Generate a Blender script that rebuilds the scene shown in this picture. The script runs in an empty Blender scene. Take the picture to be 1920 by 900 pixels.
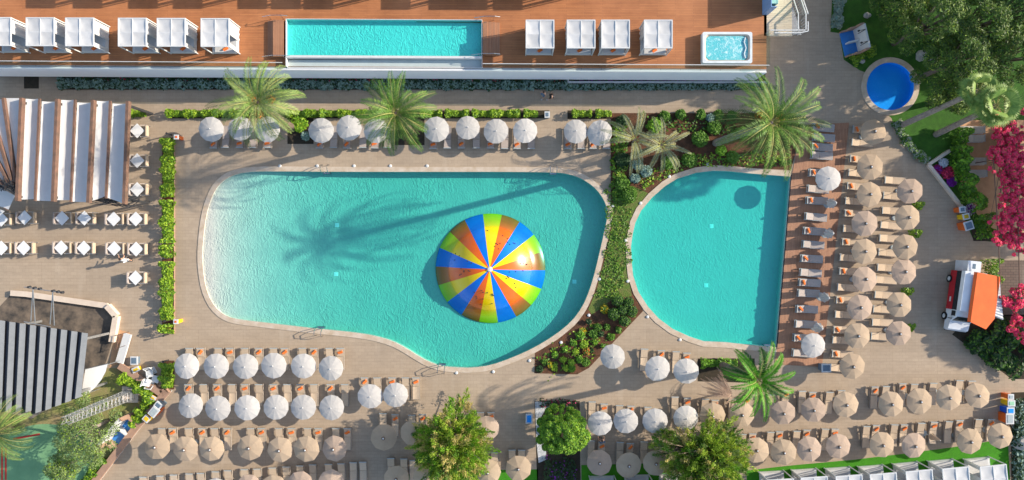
import bpy, bmesh, math, random
import numpy as np
from mathutils import Vector, Matrix
from mathutils.geometry import tessellate_polygon, delaunay_2d_cdt
PI = math.pi
H = 64.0                                   # camera height; at ground level 20 px of the photo = 1 m
EL, AZX, AZY = math.radians(23), .972, .233
scene = bpy.context.scene
COL = scene.collection
# ------------------------------------------------------------------ camera, world, sun, exposure
cam = bpy.data.objects.new('camera', bpy.data.cameras.new('camera')); COL.objects.link(cam)
cam.location = (0, 0, H); cam.data.lens = 24; cam.data.sensor_width = 36; cam.data.clip_end = 6000
scene.camera = cam
world = bpy.data.worlds.new('World'); scene.world = world; world.use_nodes = True
wn = world.node_tree.nodes; wl = world.node_tree.links
sky = wn.new('ShaderNodeTexSky'); sky.sky_type = 'NISHITA'; sky.sun_disc = False
sky.sun_elevation = EL; sky.sun_rotation = math.atan2(AZX, AZY)
wl.new(sky.outputs[0], wn['Background'].inputs[0]); wn['Background'].inputs[1].default_value = 0.15
sun = bpy.data.objects.new('sun', bpy.data.lights.new('sun', 'SUN')); COL.objects.link(sun)
sun.data.energy = 4.2; sun.data.angle = math.radians(.55); sun.data.color = (1, .9, .75)
sun.rotation_euler = Vector((-AZX*math.cos(EL), -AZY*math.cos(EL), -math.sin(EL))).to_track_quat('-Z', 'Y').to_euler()
scene.view_settings.view_transform = 'Standard'; scene.view_settings.look = 'None'
scene.view_settings.gamma = 1; scene.view_settings.exposure = 0.8
scene.cycles.max_bounces = 8; scene.cycles.transparent_max_bounces = 16

def W(px, py, z=0.0):                      # where a point seen at this place of the photo stands, at height z
    k = (H-z)/H
    return Vector(((px-960)/20*k, (450-py)/20*k, z))
def G(px, py): return Vector(((px-960)/20, (450-py)/20, 0.0))
rng = np.random.default_rng(7); random.seed(7)
ORD = ('first second third fourth fifth sixth seventh eighth ninth tenth eleventh twelfth thirteenth fourteenth fifteenth '
       'sixteenth seventeenth eighteenth nineteenth twentieth twenty-first twenty-second twenty-third twenty-fourth '
       'twenty-fifth twenty-sixth twenty-seventh twenty-eighth twenty-ninth thirtieth').split()
# ------------------------------------------------------------------ materials
def newmat(name):
    m = bpy.data.materials.new(name); m.use_nodes = True
    nt = m.node_tree; return m, nt, nt.nodes, nt.links, nt.nodes['Principled BSDF']
def mth(nt, op, a, b=None, clamp=False):
    n = nt.nodes.new('ShaderNodeMath'); n.operation = op; n.use_clamp = clamp
    for i, v in enumerate((a, b)):
        if v is None: continue
        if isinstance(v, (int, float)): n.inputs[i].default_value = v
        else: nt.links.new(v, n.inputs[i])
    return n.outputs[0]
def mixc(nt, f, a, b, mode='MIX'):
    n = nt.nodes.new('ShaderNodeMix'); n.data_type = 'RGBA'; n.blend_type = mode
    for s, v in ((n.inputs[0], f), (n.inputs[6], a), (n.inputs[7], b)):
        if isinstance(v, (int, float)): s.default_value = v
        elif isinstance(v, tuple): s.default_value = (*v[:3], 1)
        else: nt.links.new(v, s)
    return n.outputs[2]
def noise(nt, scale, detail=4, rough=.55, vec=None, dist=0):
    n = nt.nodes.new('ShaderNodeTexNoise'); n.inputs['Scale'].default_value = scale
    n.inputs['Detail'].default_value = detail; n.inputs['Roughness'].default_value = rough
    n.inputs['Distortion'].default_value = dist
    if vec is not None: nt.links.new(vec, n.inputs['Vector'])
    return n.outputs[0]
def ramp(nt, v, a, b):
    n = nt.nodes.new('ShaderNodeMapRange'); nt.links.new(v, n.inputs[0])
    n.inputs[1].default_value = a; n.inputs[2].default_value = b; return n.outputs[0]
def wpos(nt): return nt.nodes.new('ShaderNodeNewGeometry').outputs['Position']
def opos(nt): return nt.nodes.new('ShaderNodeTexCoord').outputs['Object']
def vscale(nt, vec, s, rot=0):
    n = nt.nodes.new('ShaderNodeMapping'); n.inputs['Scale'].default_value = s; n.inputs['Rotation'].default_value = (0, 0, rot)
    nt.links.new(vec, n.inputs[0]); return n.outputs[0]
def bump(nt, h, strength, dist, bs):
    n = nt.nodes.new('ShaderNodeBump'); n.inputs['Strength'].default_value = strength; n.inputs['Distance'].default_value = dist
    nt.links.new(h, n.inputs['Height']); nt.links.new(n.outputs[0], bs.inputs['Normal'])
def pm(name, c1, c2=None, scale=3, rough=.75, bmp=0, bscale=20, spec=.25, metal=0, island=False, obj=False, sheen=False, trans=0):
    m, nt, nd, lk, bs = newmat(name)
    c2 = c2 or tuple(x*.82 for x in c1)
    vec = opos(nt) if obj else wpos(nt)
    f = ramp(nt, noise(nt, scale, 5, .6, vec), .3, .7)
    if island:
        r = nt.nodes.new('ShaderNodeNewGeometry').outputs['Random Per Island']
        f = mth(nt, 'ADD', mth(nt, 'MULTIPLY', f, .45), mth(nt, 'MULTIPLY', r, .6), True)
    c = mixc(nt, f, c1, c2)
    if obj:                                # cloth fades and soils differently from one copy to the next
        oi = nd.new('ShaderNodeObjectInfo'); n4 = nd.new('ShaderNodeTexNoise'); n4.noise_dimensions = '4D'; lk.new(vec, n4.inputs['Vector']); lk.new(mth(nt, 'MULTIPLY', oi.outputs['Random'], 40), n4.inputs['W']); n4.inputs['Scale'].default_value = 1.3; n4.inputs['Detail'].default_value = 5
        v_ = mth(nt, 'ADD', mth(nt, 'MULTIPLY', oi.outputs['Random'], .16), .86); st_ = mth(nt, 'MULTIPLY', ramp(nt, n4.outputs[0], .55, .75), .22)
        cb = nd.new('ShaderNodeCombineColor'); [lk.new(v_, cb.inputs[q_]) for q_ in range(3)]
        c = mixc(nt, 1.0, c, cb.outputs[0], 'MULTIPLY'); c = mixc(nt, st_, c, tuple(x*.6 for x in c2))
    lk.new(c, bs.inputs['Base Color'])
    bs.inputs['Roughness'].default_value = rough; bs.inputs['Specular IOR Level'].default_value = spec; bs.inputs['Metallic'].default_value = metal
    if bmp: bump(nt, noise(nt, bscale, 3, .6, vec), 1, bmp, bs)
    if trans:
        t = nd.new('ShaderNodeBsdfTranslucent'); lk.new(c, t.inputs[0]); mx = nd.new('ShaderNodeMixShader'); mx.inputs[0].default_value = trans
        lk.new(bs.outputs[0], mx.inputs[1]); lk.new(t.outputs[0], mx.inputs[2]); lk.new(mx.outputs[0], nd['Material Output'].inputs[0])
    return m
def leafm(name, c1, c2, **k): return pm(name, c1, c2, scale=k.pop('scale', 1.2), rough=.55, island=True, spec=.3, trans=k.pop('trans', .22))
def paving(name, c1, c2, cs, scale=(1, 1, 1), bw=.6, rh=.3, mortar=.012, rot=0):
    m, nt, nd, lk, bs = newmat(name); p = wpos(nt)
    br = nd.new('ShaderNodeTexBrick'); lk.new(vscale(nt, p, scale, rot), br.inputs['Vector'])
    br.inputs['Scale'].default_value = 1; br.inputs['Brick Width'].default_value = bw; br.inputs['Row Height'].default_value = rh
    br.inputs['Mortar Size'].default_value = mortar; br.inputs['Mortar Smooth'].default_value = .3; br.inputs['Bias'].default_value = 0
    br.inputs['Color1'].default_value = (*c1, 1); br.inputs['Color2'].default_value = (*c2, 1); br.inputs['Mortar'].default_value = (*cs, 1)
    c = br.outputs['Color']
    st = ramp(nt, noise(nt, .22, 6, .65, p), .36, .68)
    c = mixc(nt, mth(nt, 'MULTIPLY', st, .35), c, tuple(x*.72 for x in c2))
    st2 = ramp(nt, noise(nt, 1.6, 6, .7, vscale(nt, p, (.4, 1.5, 1))), .5, .75)
    c = mixc(nt, mth(nt, 'MULTIPLY', st2, .4), c, (.24, .185, .135))
    fld = nd.new('ShaderNodeTexBrick'); lk.new(vscale(nt, p, (1, 1, 1), .0), fld.inputs['Vector'])
    for k_, x_ in (('Scale', 1), ('Brick Width', 4.2), ('Row Height', 2.1), ('Mortar Size', .02), ('Mortar Smooth', .6), ('Bias', 0)): fld.inputs[k_].default_value = x_
    fld.inputs['Color1'].default_value = (1, 1, 1, 1); fld.inputs['Color2'].default_value = (.9, .9, .9, 1); fld.inputs['Mortar'].default_value = (.84, .82, .8, 1)
    c = mixc(nt, .8, c, fld.outputs['Color'], 'MULTIPLY')
    st3 = ramp(nt, noise(nt, .5, 3, .5, vscale(nt, p, (2.2, .35, 1))), .55, .8)
    c = mixc(nt, mth(nt, 'MULTIPLY', st3, .25), c, (.56, .47, .37))
    sp = ramp(nt, noise(nt, 9, 3, .6, p), .3, .8)
    c = mixc(nt, mth(nt, 'MULTIPLY', sp, .22), c, tuple(x*.6 for x in c2))
    lk.new(c, bs.inputs['Base Color']); bs.inputs['Roughness'].default_value = .85; bs.inputs['Specular IOR Level'].default_value = .2
    bump(nt, noise(nt, 25, 3, .6, p), .6, .004, bs)
    return m
def boards(name, c1, c2, c3, rot=0, bw=3.2, rh=.15):
    m, nt, nd, lk, bs = newmat(name); p = wpos(nt)
    v = vscale(nt, p, (1, 1, 1), rot)
    br = nd.new('ShaderNodeTexBrick'); lk.new(v, br.inputs['Vector'])
    for k, x in (('Scale', 1), ('Brick Width', bw), ('Row Height', rh), ('Mortar Size', .012), ('Mortar Smooth', .2), ('Bias', 0)): br.inputs[k].default_value = x
    br.inputs['Color1'].default_value = (*c1, 1); br.inputs['Color2'].default_value = (*c2, 1); br.inputs['Mortar'].default_value = (*c3, 1)
    c = br.outputs['Color']
    g = ramp(nt, noise(nt, 3, 6, .7, vscale(nt, v, (.35, 5, 1))), .3, .75)
    c = mixc(nt, mth(nt, 'MULTIPLY', g, .5), c, c3)
    g2 = ramp(nt, noise(nt, .35, 4, .6, p), .4, .7)
    c = mixc(nt, mth(nt, 'MULTIPLY', g2, .3), c, tuple(min(1, x*1.5+.03) for x in c1))
    lk.new(c, bs.inputs['Base Color']); bs.inputs['Roughness'].default_value = .7
    bump(nt, br.outputs['Fac'], .7, -.006, bs)
    return m
def poolfloor(name, c1, c2, web=.05, scale=2.6, tile=.3):
    m, nt, nd, lk, bs = newmat(name); p = wpos(nt)
    c = mixc(nt, ramp(nt, noise(nt, .5, 4, .6, p), .3, .7), c1, c2)
    lk.new(c, bs.inputs['Base Color']); bs.inputs['Roughness'].default_value = .8; bs.inputs['Specular IOR Level'].default_value = .1
    # floor bump shaped to imitate the water's light webs; shows only in sun
    def ridge(sc, ds, vec):
        n = noise(nt, sc, 1.5, .5, vec, ds)
        return mth(nt, 'POWER', mth(nt, 'SUBTRACT', 1, mth(nt, 'MULTIPLY', mth(nt, 'ABSOLUTE', mth(nt, 'SUBTRACT', n, .5)), 5, True)), 2.5)
    h = mth(nt, 'ADD', ridge(scale*.55, .8, vscale(nt, p, (1.2, .7, 1), .25)), mth(nt, 'MULTIPLY', ridge(scale*1.1, .6, vscale(nt, p, (1.1, .8, 1), -.5)), .6))
    big = ramp(nt, noise(nt, .35, 2, .5, p), .3, .65)
    bump(nt, mth(nt, 'MULTIPLY', h, mth(nt, 'ADD', mth(nt, 'MULTIPLY', big, .7), .3)), 1, web, bs)
    return m
def watermat(name, dens, col, scale=3, bd=.03):
    m, nt, nd, lk, bs = newmat(name); nd.remove(bs)
    p = wpos(nt)
    tr = nd.new('ShaderNodeBsdfTransparent'); gl = nd.new('ShaderNodeBsdfGlossy'); gl.inputs['Roughness'].default_value = .06
    fr = nd.new('ShaderNodeLayerWeight')
    b = nd.new('ShaderNodeBump'); b.inputs['Distance'].default_value = bd
    lk.new(noise(nt, scale, 3, .6, p, .6), b.inputs['Height']); lk.new(b.outputs[0], gl.inputs['Normal']); lk.new(b.outputs[0], fr.inputs['Normal'])
    mx = nd.new('ShaderNodeMixShader'); lk.new(mth(nt, 'ADD', mth(nt, 'POWER', fr.outputs['Facing'], 5), .02, True), mx.inputs[0]); lk.new(tr.outputs[0], mx.inputs[1]); lk.new(gl.outputs[0], mx.inputs[2])
    va = nd.new('ShaderNodeVolumeAbsorption'); va.inputs['Color'].default_value = (*col, 1); va.inputs['Density'].default_value = dens
    out = nd['Material Output']; lk.new(mx.outputs[0], out.inputs['Surface']); lk.new(va.outputs[0], out.inputs['Volume'])
    return m
M = {}
M['pave'] = paving('beige_paving', (.48, .37, .265), (.44, .338, .242), (.36, .275, .195))
M['pave_light'] = paving('pale_paving', (.5, .42, .33), (.45, .37, .29), (.33, .27, .21), bw=.5, rh=.5)
M['terrain'] = pm('dry_soil', (.22, .18, .12), (.1, .13, .05), .3)
M['deck'] = boards('orange_decking', (.47, .18, .062), (.39, .14, .048), (.2, .075, .03))
M['deck2'] = boards('brown_decking', (.44, .22, .12), (.36, .17, .09), (.2, .09, .05), rot=PI/2-.075)
M['landing'] = boards('cream_slats', (.62, .52, .38), (.56, .46, .33), (.35, .27, .18), rh=.2)
M['stepwood'] = boards('step_boards', (.42, .2, .1), (.36, .16, .08), (.2, .09, .05), rot=PI/2)
M['coping'] = pm('travertine_coping', (.6, .5, .4), (.46, .35, .24), 1.5, .7, .003)
M['floor_sand'] = poolfloor('pale_pool_floor', (.62, .6, .53), (.54, .53, .475), .026, 3.8)
M['floor_right'] = poolfloor('pool_floor_plain', (.57, .59, .57), (.53, .555, .53), .014, 3.6)
M['floor_top'] = poolfloor('rooftop_pool_floor', (.72, .76, .72), (.66, .71, .68), .034, 4.2)
M['floor_blue'] = poolfloor('blue_mosaic', (.03, .42, .95), (.02, .36, .9), .01, 3)
M['water'] = watermat('turquoise_water', .95, (.1, .91, .87))
M['water_right'] = watermat('clear_turquoise_water', 1.05, (.0, .93, .88), 4, .01)
M['water_top'] = watermat('rooftop_water', 1.3, (.0, .95, .93), 5)
M['water_blue'] = watermat('blue_water', .5, (.3, .85, .99), 5)
M['water_weir'] = watermat('weir_water', .5, (.35, .97, .9), 5)
M['white'] = pm('white_paint', (.64, .64, .63), (.58, .58, .57), 2, .6)
M['fascia'] = pm('white_render', (.84, .85, .88), (.78, .79, .83), .8, .7)
M['gutter'] = paving('grey_gutter_tiles', (.5, .5, .46), (.46, .46, .43), (.2, .2, .18), bw=1.75, rh=.9, mortar=.03)
M['drain'] = pm('drain_white', (.97, .97, .95), (.93, .93, .92), 3, .5)
M['tablew'] = pm('white_tabletop', (.78, .77, .75), (.72, .71, .7), 3, .6)
M['fabricw'] = pm('white_fabric', (.62, .61, .6), (.56, .55, .54), 2.5, .85, .006, 5, obj=True)
M['umbw'] = pm('white_parasol_cloth', (.65, .62, .585), (.58, .555, .53), 2.2, .85, .008, 3.5, obj=True, trans=.25)
M['umbt'] = pm('tan_parasol_cloth', (.6, .455, .315), (.53, .4, .28), 1.6, .85, .006, 3, obj=True, trans=.25)
M['umbp'] = pm('pinkish_tan_parasol_cloth', (.58, .435, .33), (.51, .385, .295), 1.6, .85, .006, 3, obj=True, trans=.25)
M['brown'] = pm('brown_vent', (.22, .15, .11), None, 6)
M['metal'] = pm('grey_metal', (.4, .4, .4), (.3, .3, .3), 5, .4, metal=.6)
M['steel'] = pm('steel', (.65, .65, .65), None, 5, .25, metal=1)
M['dark'] = pm('dark_metal', (.05, .05, .05), (.03, .03, .035), 5, .5)
M['lframe'] = pm('taupe_frame', (.34, .29, .24), (.26, .22, .19), 5, .5)
M['sling'] = pm('beige_sling', (.6, .46, .33), (.53, .41, .29), 8, .85, obj=True)
M['slingd'] = pm('grey_beige_sling', (.46, .39, .34), (.38, .32, .29), 8, .85, obj=True)
M['creaml'] = pm('cream_lounger', (.72, .63, .5), None, 5, .8)
M['orange'] = pm('orange_cloth', (.85, .22, .05), (.75, .16, .03), 6, .9, .01, 20, obj=True)
M['soil'] = pm('red_soil', (.17, .072, .038), (.06, .035, .02), 1.6, .95, .04, 6)
M['dsoil'] = pm('dark_soil', (.06, .045, .03), (.035, .03, .02), 3, .95, .03, 8)
M['lawn'] = pm('lawn', (.05, .15, .015), (.03, .09, .012), 1.6, .9, .03, 14)
M['lawnd'] = pm('patchy_lawn', (.16, .22, .04), (.36, .25, .14), .55, .9, .03, 10)
M['turf'] = pm('artificial_turf', (.055, .26, .01), (.045, .2, .01), 3, .9, .02, 30)
M['grassbed'] = pm('rough_grass', (.09, .17, .025), (.16, .15, .05), 2.2, .9, .05, 9)
M['court'] = pm('green_court', (.2, .38, .19), (.15, .31, .15), 1.0, .8)
M['red'] = pm('red_paint', (.6, .05, .03), None, 3, .5)
M['leafy'] = leafm('lime_leaves', (.42, .56, .04), (.12, .27, .015))
M['leafg'] = leafm('green_leaves', (.15, .3, .03), (.05, .13, .015))
M['leafb'] = leafm('bright_tree_leaves', (.27, .5, .03), (.1, .25, .015))
M['leafp'] = leafm('dark_olive_leaves', (.17, .25, .04), (.05, .1, .018))
M['leafd'] = leafm('deep_green_leaves', (.045, .1, .03), (.02, .05, .015))
M['leafo'] = leafm('olive_leaves', (.3, .38, .14), (.15, .22, .07), trans=.3)
M['leaft'] = leafm('feathery_leaves', (.45, .55, .07), (.2, .36, .03), scale=.6, trans=.35)
M['leaftb'] = leafm('feathery_dry_tips', (.7, .55, .22), (.48, .44, .12), trans=.3)
M['lav'] = leafm('blue_grey_leaves', (.32, .44, .38), (.14, .24, .19))
M['silver'] = leafm('silver_leaves', (.38, .42, .32), (.2, .26, .18))
M['frond'] = leafm('palm_leaflets', (.3, .4, .09), (.1, .2, .035), scale=.8, trans=.1)
M['frondb'] = leafm('bright_palm_leaflets', (.16, .42, .02), (.05, .2, .015), scale=.8)
M['frondd'] = leafm('dark_palm_leaflets', (.15, .28, .035), (.045, .12, .015), scale=.8, trans=.1)
M['fronds'] = leafm('pale_palm_leaflets', (.42, .43, .26), (.22, .26, .12), scale=.8)
M['deadf'] = leafm('dead_frond', (.6, .42, .3), (.4, .26, .18))
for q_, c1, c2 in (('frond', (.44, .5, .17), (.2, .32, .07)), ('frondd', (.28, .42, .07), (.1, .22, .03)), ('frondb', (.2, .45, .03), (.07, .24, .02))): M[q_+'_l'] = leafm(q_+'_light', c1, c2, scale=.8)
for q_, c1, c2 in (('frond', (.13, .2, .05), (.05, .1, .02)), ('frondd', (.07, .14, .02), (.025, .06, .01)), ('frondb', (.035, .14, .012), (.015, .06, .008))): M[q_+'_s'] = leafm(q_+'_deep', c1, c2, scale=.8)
M['rachis'] = pm('palm_rachis', (.35, .34, .1), (.25, .25, .08), 5)
M['trunk'] = pm('bark', (.22, .16, .12), (.11, .085, .065), 4, .95, .05, 9)
M['trunkg'] = pm('grey_bark', (.36, .3, .25), (.2, .16, .14), 4, .95, .05, 9)
M['fruit'] = leafm('orange_fruit', (.75, .25, .05), (.6, .18, .03))
M['pink'] = leafm('magenta_bracts', (.99, .1, .22), (.85, .03, .11), trans=.25)
M['flowerr'] = leafm('red_flowers', (.5, .02, .04), (.35, .02, .12))
M['flowerp'] = leafm('purple_flowers', (.35, .03, .4), (.2, .02, .3))
M['flowerw'] = leafm('white_flowers', (.8, .8, .85), (.5, .55, .6))
M['flowery'] = leafm('yellow_flowers', (.8, .55, .03), (.6, .4, .02))
M['yellow'] = pm('yellow_plastic', (.85, .55, .02), None, 4, .4)
M['blue'] = pm('blue_plastic', (.02, .12, .7), None, 4, .35)
M['lblue'] = pm('light_blue_plastic', (.02, .3, .85), None, 4, .35)
M['greenp'] = pm('pale_green_plastic', (.35, .62, .4), None, 4, .35)
M['greyp'] = pm('grey_plastic', (.42, .47, .47), None, 4, .4)
M['slate'] = pm('slate_plastic', (.14, .2, .26), None, 4, .4)
M['orangep'] = pm('orange_plastic', (.8, .16, .03), None, 4, .4)
M['terra'] = pm('terracotta_tile', (.62, .36, .2), (.5, .28, .15), 1.5, .8)
M['brick'] = paving('brick_floor', (.2, .14, .11), (.16, .11, .09), (.06, .05, .04), bw=.5, rh=.25, mortar=.02)
M['beam'] = pm('weathered_beam', (.22, .12, .085), (.12, .08, .06), 2.2, .9, .02, 12)
M['sail'] = pm('sail_canvas', (.76, .745, .72), (.7, .69, .67), 1.5, .85, .008, 5, trans=.2)
M['roofg'] = pm('grey_roof_sheet', (.23, .24, .25), (.19, .2, .21), 1.5, .6)
M['roof_shade'] = pm('shaded_roof_sheet', (.03, .038, .055), None, 1.5, .6)  # shade of the sawtooth folds put in as a near-black colour
M['stain'] = pm('stained_concrete', (.24, .18, .13), (.035, .035, .035), .9, .9)
M['cream'] = pm('cream_wall', (.72, .6, .48), (.62, .5, .4), 1.5, .8)
M['wallb'] = pm('brown_wall', (.42, .26, .18), (.34, .21, .15), 2, .85)
M['rock'] = pm('pale_rock', (.5, .47, .42), (.3, .28, .25), 3, .9, .1, 4)
M['gravel'] = pm('white_gravel', (.8, .8, .8), (.3, .3, .3), 9, .9, .05, 12)
M['bluetile'] = pm('blue_tile', (.05, .24, .62), (.04, .19, .52), 3, .4)
M['paleblue'] = pm('pale_blue_tile', (.32, .48, .75), None, 3, .4)
M['skin'] = pm('skin', (.55, .32, .22), None, 8, .6)
M['hair'] = pm('dark_hair', (.04, .025, .02), None, 8, .6)
M['clothw'] = pm('white_clothes', (.8, .8, .78), None, 8, .8)
M['clothb'] = pm('black_clothes', (.02, .02, .025), None, 8, .8)
M['clothg'] = pm('blue_grey_clothes', (.14, .2, .28), None, 8, .8)
M['dblue'] = pm('dome_blue', (.0, .2, .75), (.0, .16, .68), 1, .22, spec=.6)
M['dyel'] = pm('dome_yellow', (.95, .68, .0), (.9, .6, .0), 1, .22, spec=.6)
M['dora'] = pm('dome_orange', (.92, .16, .01), (.85, .12, .01), 1, .22, spec=.6)
M['tubw'] = pm('acrylic', (.72, .76, .78), None, 2, .2)
M['mint'] = pm('mint_panel', (.38, .68, .58), None, 2, .3)
M['panelb'] = pm('blue_panel', (.22, .36, .6), None, 2, .4)
M['vred'] = pm('van_red', (.5, .02, .03), None, 1, .25, spec=.5)
M['vwhite'] = pm('van_white', (.78, .8, .82), None, 1, .25, spec=.5)
M['glassd'] = pm('dark_glass', (.02, .025, .03), None, 1, .08, spec=.6)
M['awning'] = pm('orange_awning', (.85, .16, .04), (.78, .13, .035), 1.2, .8, .006, 6)
M['rubber'] = pm('rubber', (.02, .02, .02), None, 5, .8)
mg, nt, nd, lk, bs = newmat('balustrade_glass'); nd.remove(bs)
t_ = nd.new('ShaderNodeBsdfTransparent'); t_.inputs[0].default_value = (.88, .95, .93, 1); g_ = nd.new('ShaderNodeBsdfGlossy'); g_.inputs['Roughness'].default_value = .02
mx = nd.new('ShaderNodeMixShader'); mx.inputs[0].default_value = .08; lk.new(t_.outputs[0], mx.inputs[1]); lk.new(g_.outputs[0], mx.inputs[2]); lk.new(mx.outputs[0], nd['Material Output'].inputs[0])
M['glass'] = mg
# ------------------------------------------------------------------ mesh helpers
class MB:
    def __init__(s): s.v = []; s.f = []; s.m = []
    def add(s, v, f, m=0):
        o = len(s.v); s.v += [tuple(p) for p in v]; s.f += [tuple(i+o for i in q) for q in f]; s.m += [m]*len(f)
    def box(s, x0, y0, z0, x1, y1, z1, m=0, M4=None):
        v = [Vector((x, y, z)) for z in (z0, z1) for x, y in ((x0, y0), (x1, y0), (x1, y1), (x0, y1))]
        if M4: v = [M4 @ p for p in v]
        s.add(v, [(3, 2, 1, 0), (4, 5, 6, 7), (0, 1, 5, 4), (1, 2, 6, 5), (2, 3, 7, 6), (3, 0, 4, 7)], m)
    def bar(s, a, b, w, h=None, m=0):
        a, b = Vector(a), Vector(b); h = h or w; d = b-a; L = d.length
        if L < 1e-6: return
        s.box(-w/2, -h/2, 0, w/2, h/2, L, m, Matrix.Translation(a) @ d.to_track_quat('Z', 'Y').to_matrix().to_4x4())
    def prism(s, pts, z0, z1, m=0, hole=None):
        n = len(pts); loops = [[Vector((p[0], p[1], 0)) for p in pts]]
        if hole: loops += [[Vector((p[0], p[1], 0)) for p in h] for h in hole]
        allp = [p for l in loops for p in l]; t = tessellate_polygon(loops)
        N = len(allp); f = [tuple(q) for q in t]+[tuple(i+N for i in q) for q in t]; o = 0
        for l in loops:
            n = len(l); f += [(o+i, o+(i+1) % n, o+(i+1) % n+N, o+i+N) for i in range(n)]; o += n
        s.add([(p.x, p.y, z0) for p in allp]+[(p.x, p.y, z1) for p in allp], f, m)
    def sheet(s, pts, z, hole=None, m=0):
        loops = [[Vector((p[0], p[1], 0)) for p in pts]]
        if hole: loops += [[Vector((p[0], p[1], 0)) for p in h] for h in hole]
        allp = [p for l in loops for p in l]
        s.add([(p.x, p.y, z) for p in allp], tessellate_polygon(loops), m)
    def tube(s, pts, r, seg=6, m=0, cap=True):
        pts = [Vector(p) for p in pts]; n = len(pts); rs = r if isinstance(r, (list, tuple)) else [r]*n; vs = []
        for i, p in enumerate(pts):
            d = (pts[min(i+1, n-1)]-pts[max(i-1, 0)]).normalized(); q = d.to_track_quat('Z', 'Y')
            for k in range(seg):
                a = 2*PI*k/seg; vs.append(p+q @ Vector((math.cos(a)*rs[i], math.sin(a)*rs[i], 0)))
        f = [(i*seg+k, i*seg+(k+1) % seg, (i+1)*seg+(k+1) % seg, (i+1)*seg+k) for i in range(n-1) for k in range(seg)]
        if cap: f += [tuple(range(seg))[::-1], tuple((n-1)*seg+k for k in range(seg))]
        s.add(vs, f, m)
    def cyl(s, x, y, z0, z1, r, seg=12, m=0, r2=None): s.tube([(x, y, z0), (x, y, z1)], [r, r if r2 is None else r2], seg, m)
    def lathe(s, prof, seg=16, m=0, c=(0, 0)):
        vs = [(c[0]+r*math.cos(2*PI*k/seg), c[1]+r*math.sin(2*PI*k/seg), z) for r, z in prof for k in range(seg)]
        s.add(vs, [(i*seg+k, i*seg+(k+1) % seg, (i+1)*seg+(k+1) % seg, (i+1)*seg+k) for i in range(len(prof)-1) for k in range(seg)], m)
    def mesh(s, name, mats, smooth=False):
        me = bpy.data.meshes.new(name); me.from_pydata(s.v, [], s.f)
        for mm in (mats if isinstance(mats, (list, tuple)) else [mats]): me.materials.append(mm if not isinstance(mm, str) else M[mm])
        me.polygons.foreach_set('material_index', s.m)
        if len(s.f) < 4000:
            b = bmesh.new(); b.from_mesh(me); bmesh.ops.recalc_face_normals(b, faces=b.faces); b.to_mesh(me); b.free()
        if smooth: me.polygons.foreach_set('use_smooth', [True]*len(me.polygons))
        me.update(); return me
USED = {}
def link(name, me, parent=None, loc=None, rz=0, scale=None):
    o = bpy.data.objects.new(name, me); COL.objects.link(o)
    if parent: o.parent = parent
    if loc is not None: o.location = loc
    if rz: o.rotation_euler.z = rz
    if scale: o.scale = scale if isinstance(scale, (tuple, list)) else (scale,)*3
    return o
def tag(o, label, cat, group=None, kind=None):
    for a_, b_ in ((' from the left', ' from left'), (' from the top', ' from top'), (', in the ', ', '), (' in the ', ' in '), (' at the ', ' at '), (' the main pool', ' main pool'), (' the right pool', ' right pool'), (' the ', ' ')):
        if len(label.split()) > 16: label = label.replace(a_, b_)
    o['label'] = label; o['category'] = cat
    if group: o['group'] = group
    if kind: o['kind'] = kind
    return o
def thing(name, label, cat, loc=(0, 0, 0), rz=0, group=None, scale=None):
    return tag(link(name, None, None, loc, rz, scale), label, cat, group)
def struct(name, mb, mats, smooth=False):
    o = link(name, mb.mesh(name, mats, smooth)); o['kind'] = 'structure'; return o
def part(name, mb, mats, parent, smooth=False): return link(name, mb.mesh(name, mats, smooth), parent)
def solo(name, mb, mats, label, cat, group=None, kind=None, loc=None, rz=0):
    return tag(link(name, mb.mesh(name, mats), None, loc, rz), label, cat, group, kind)
def place(kit, name, label, cat, loc, rz=0, group=None, scale=None):
    t = thing(name, label, cat, loc, rz, group, scale)
    for pn, me, subs in kit:
        p = link(pn, me, t)
        for sn, sm in subs: link(sn, sm, p)
    return t
def leafarr(C, size, up=.6, asp=.5, jit=.35, N=None, seed=None):
    C = np.asarray(C, float); n = len(C); r = rng
    nr = r.normal(size=(n, 3)); nr[:, 2] = np.abs(nr[:, 2])
    nr = nr/np.linalg.norm(nr, axis=1)[:, None]*(1-up)
    if N is not None: nr += np.asarray(N)*up
    else: nr[:, 2] += up
    nr /= np.linalg.norm(nr, axis=1)[:, None]
    a = r.normal(size=(n, 3)); u = np.cross(nr, a); u /= np.linalg.norm(u, axis=1)[:, None]; v = np.cross(nr, u)
    s = (size*(1+jit*r.uniform(-1, 1, n)))[:, None]
    V = np.empty((n, 4, 3)); V[:, 0] = C+u*s; V[:, 1] = C+v*s*asp; V[:, 2] = C-u*s; V[:, 3] = C-v*s*asp
    return V.reshape(-1, 3)
def leafmesh(name, sets):                 # sets: list of (verts from leafarr, material key)
    V = np.concatenate([s[0] for s in sets]); n = len(V)//4
    me = bpy.data.meshes.new(name); me.vertices.add(len(V)); me.vertices.foreach_set('co', V.ravel().astype('f'))
    me.loops.add(n*4); me.loops.foreach_set('vertex_index', np.arange(n*4, dtype='i'))
    me.polygons.add(n); me.polygons.foreach_set('loop_start', np.arange(0, n*4, 4, dtype='i'))
    mi = np.concatenate([np.full(len(s[0])//4, i, 'i') for i, s in enumerate(sets)])
    for s in sets: me.materials.append(M[s[1]])
    me.polygons.foreach_set('material_index', mi); me.update(); me.validate(); return me
def blob(c, rad, n, shell=.55, top=-1):
    d = rng.normal(size=(n, 3)); d /= np.linalg.norm(d, axis=1)[:, None]
    if top > -1: d = d[d[:, 2] > top]
    rr = rng.uniform(shell**3, 1, len(d))**(1/3)
    P = d*rr[:, None]
    return np.asarray(c)+P*np.asarray(rad), d
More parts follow.
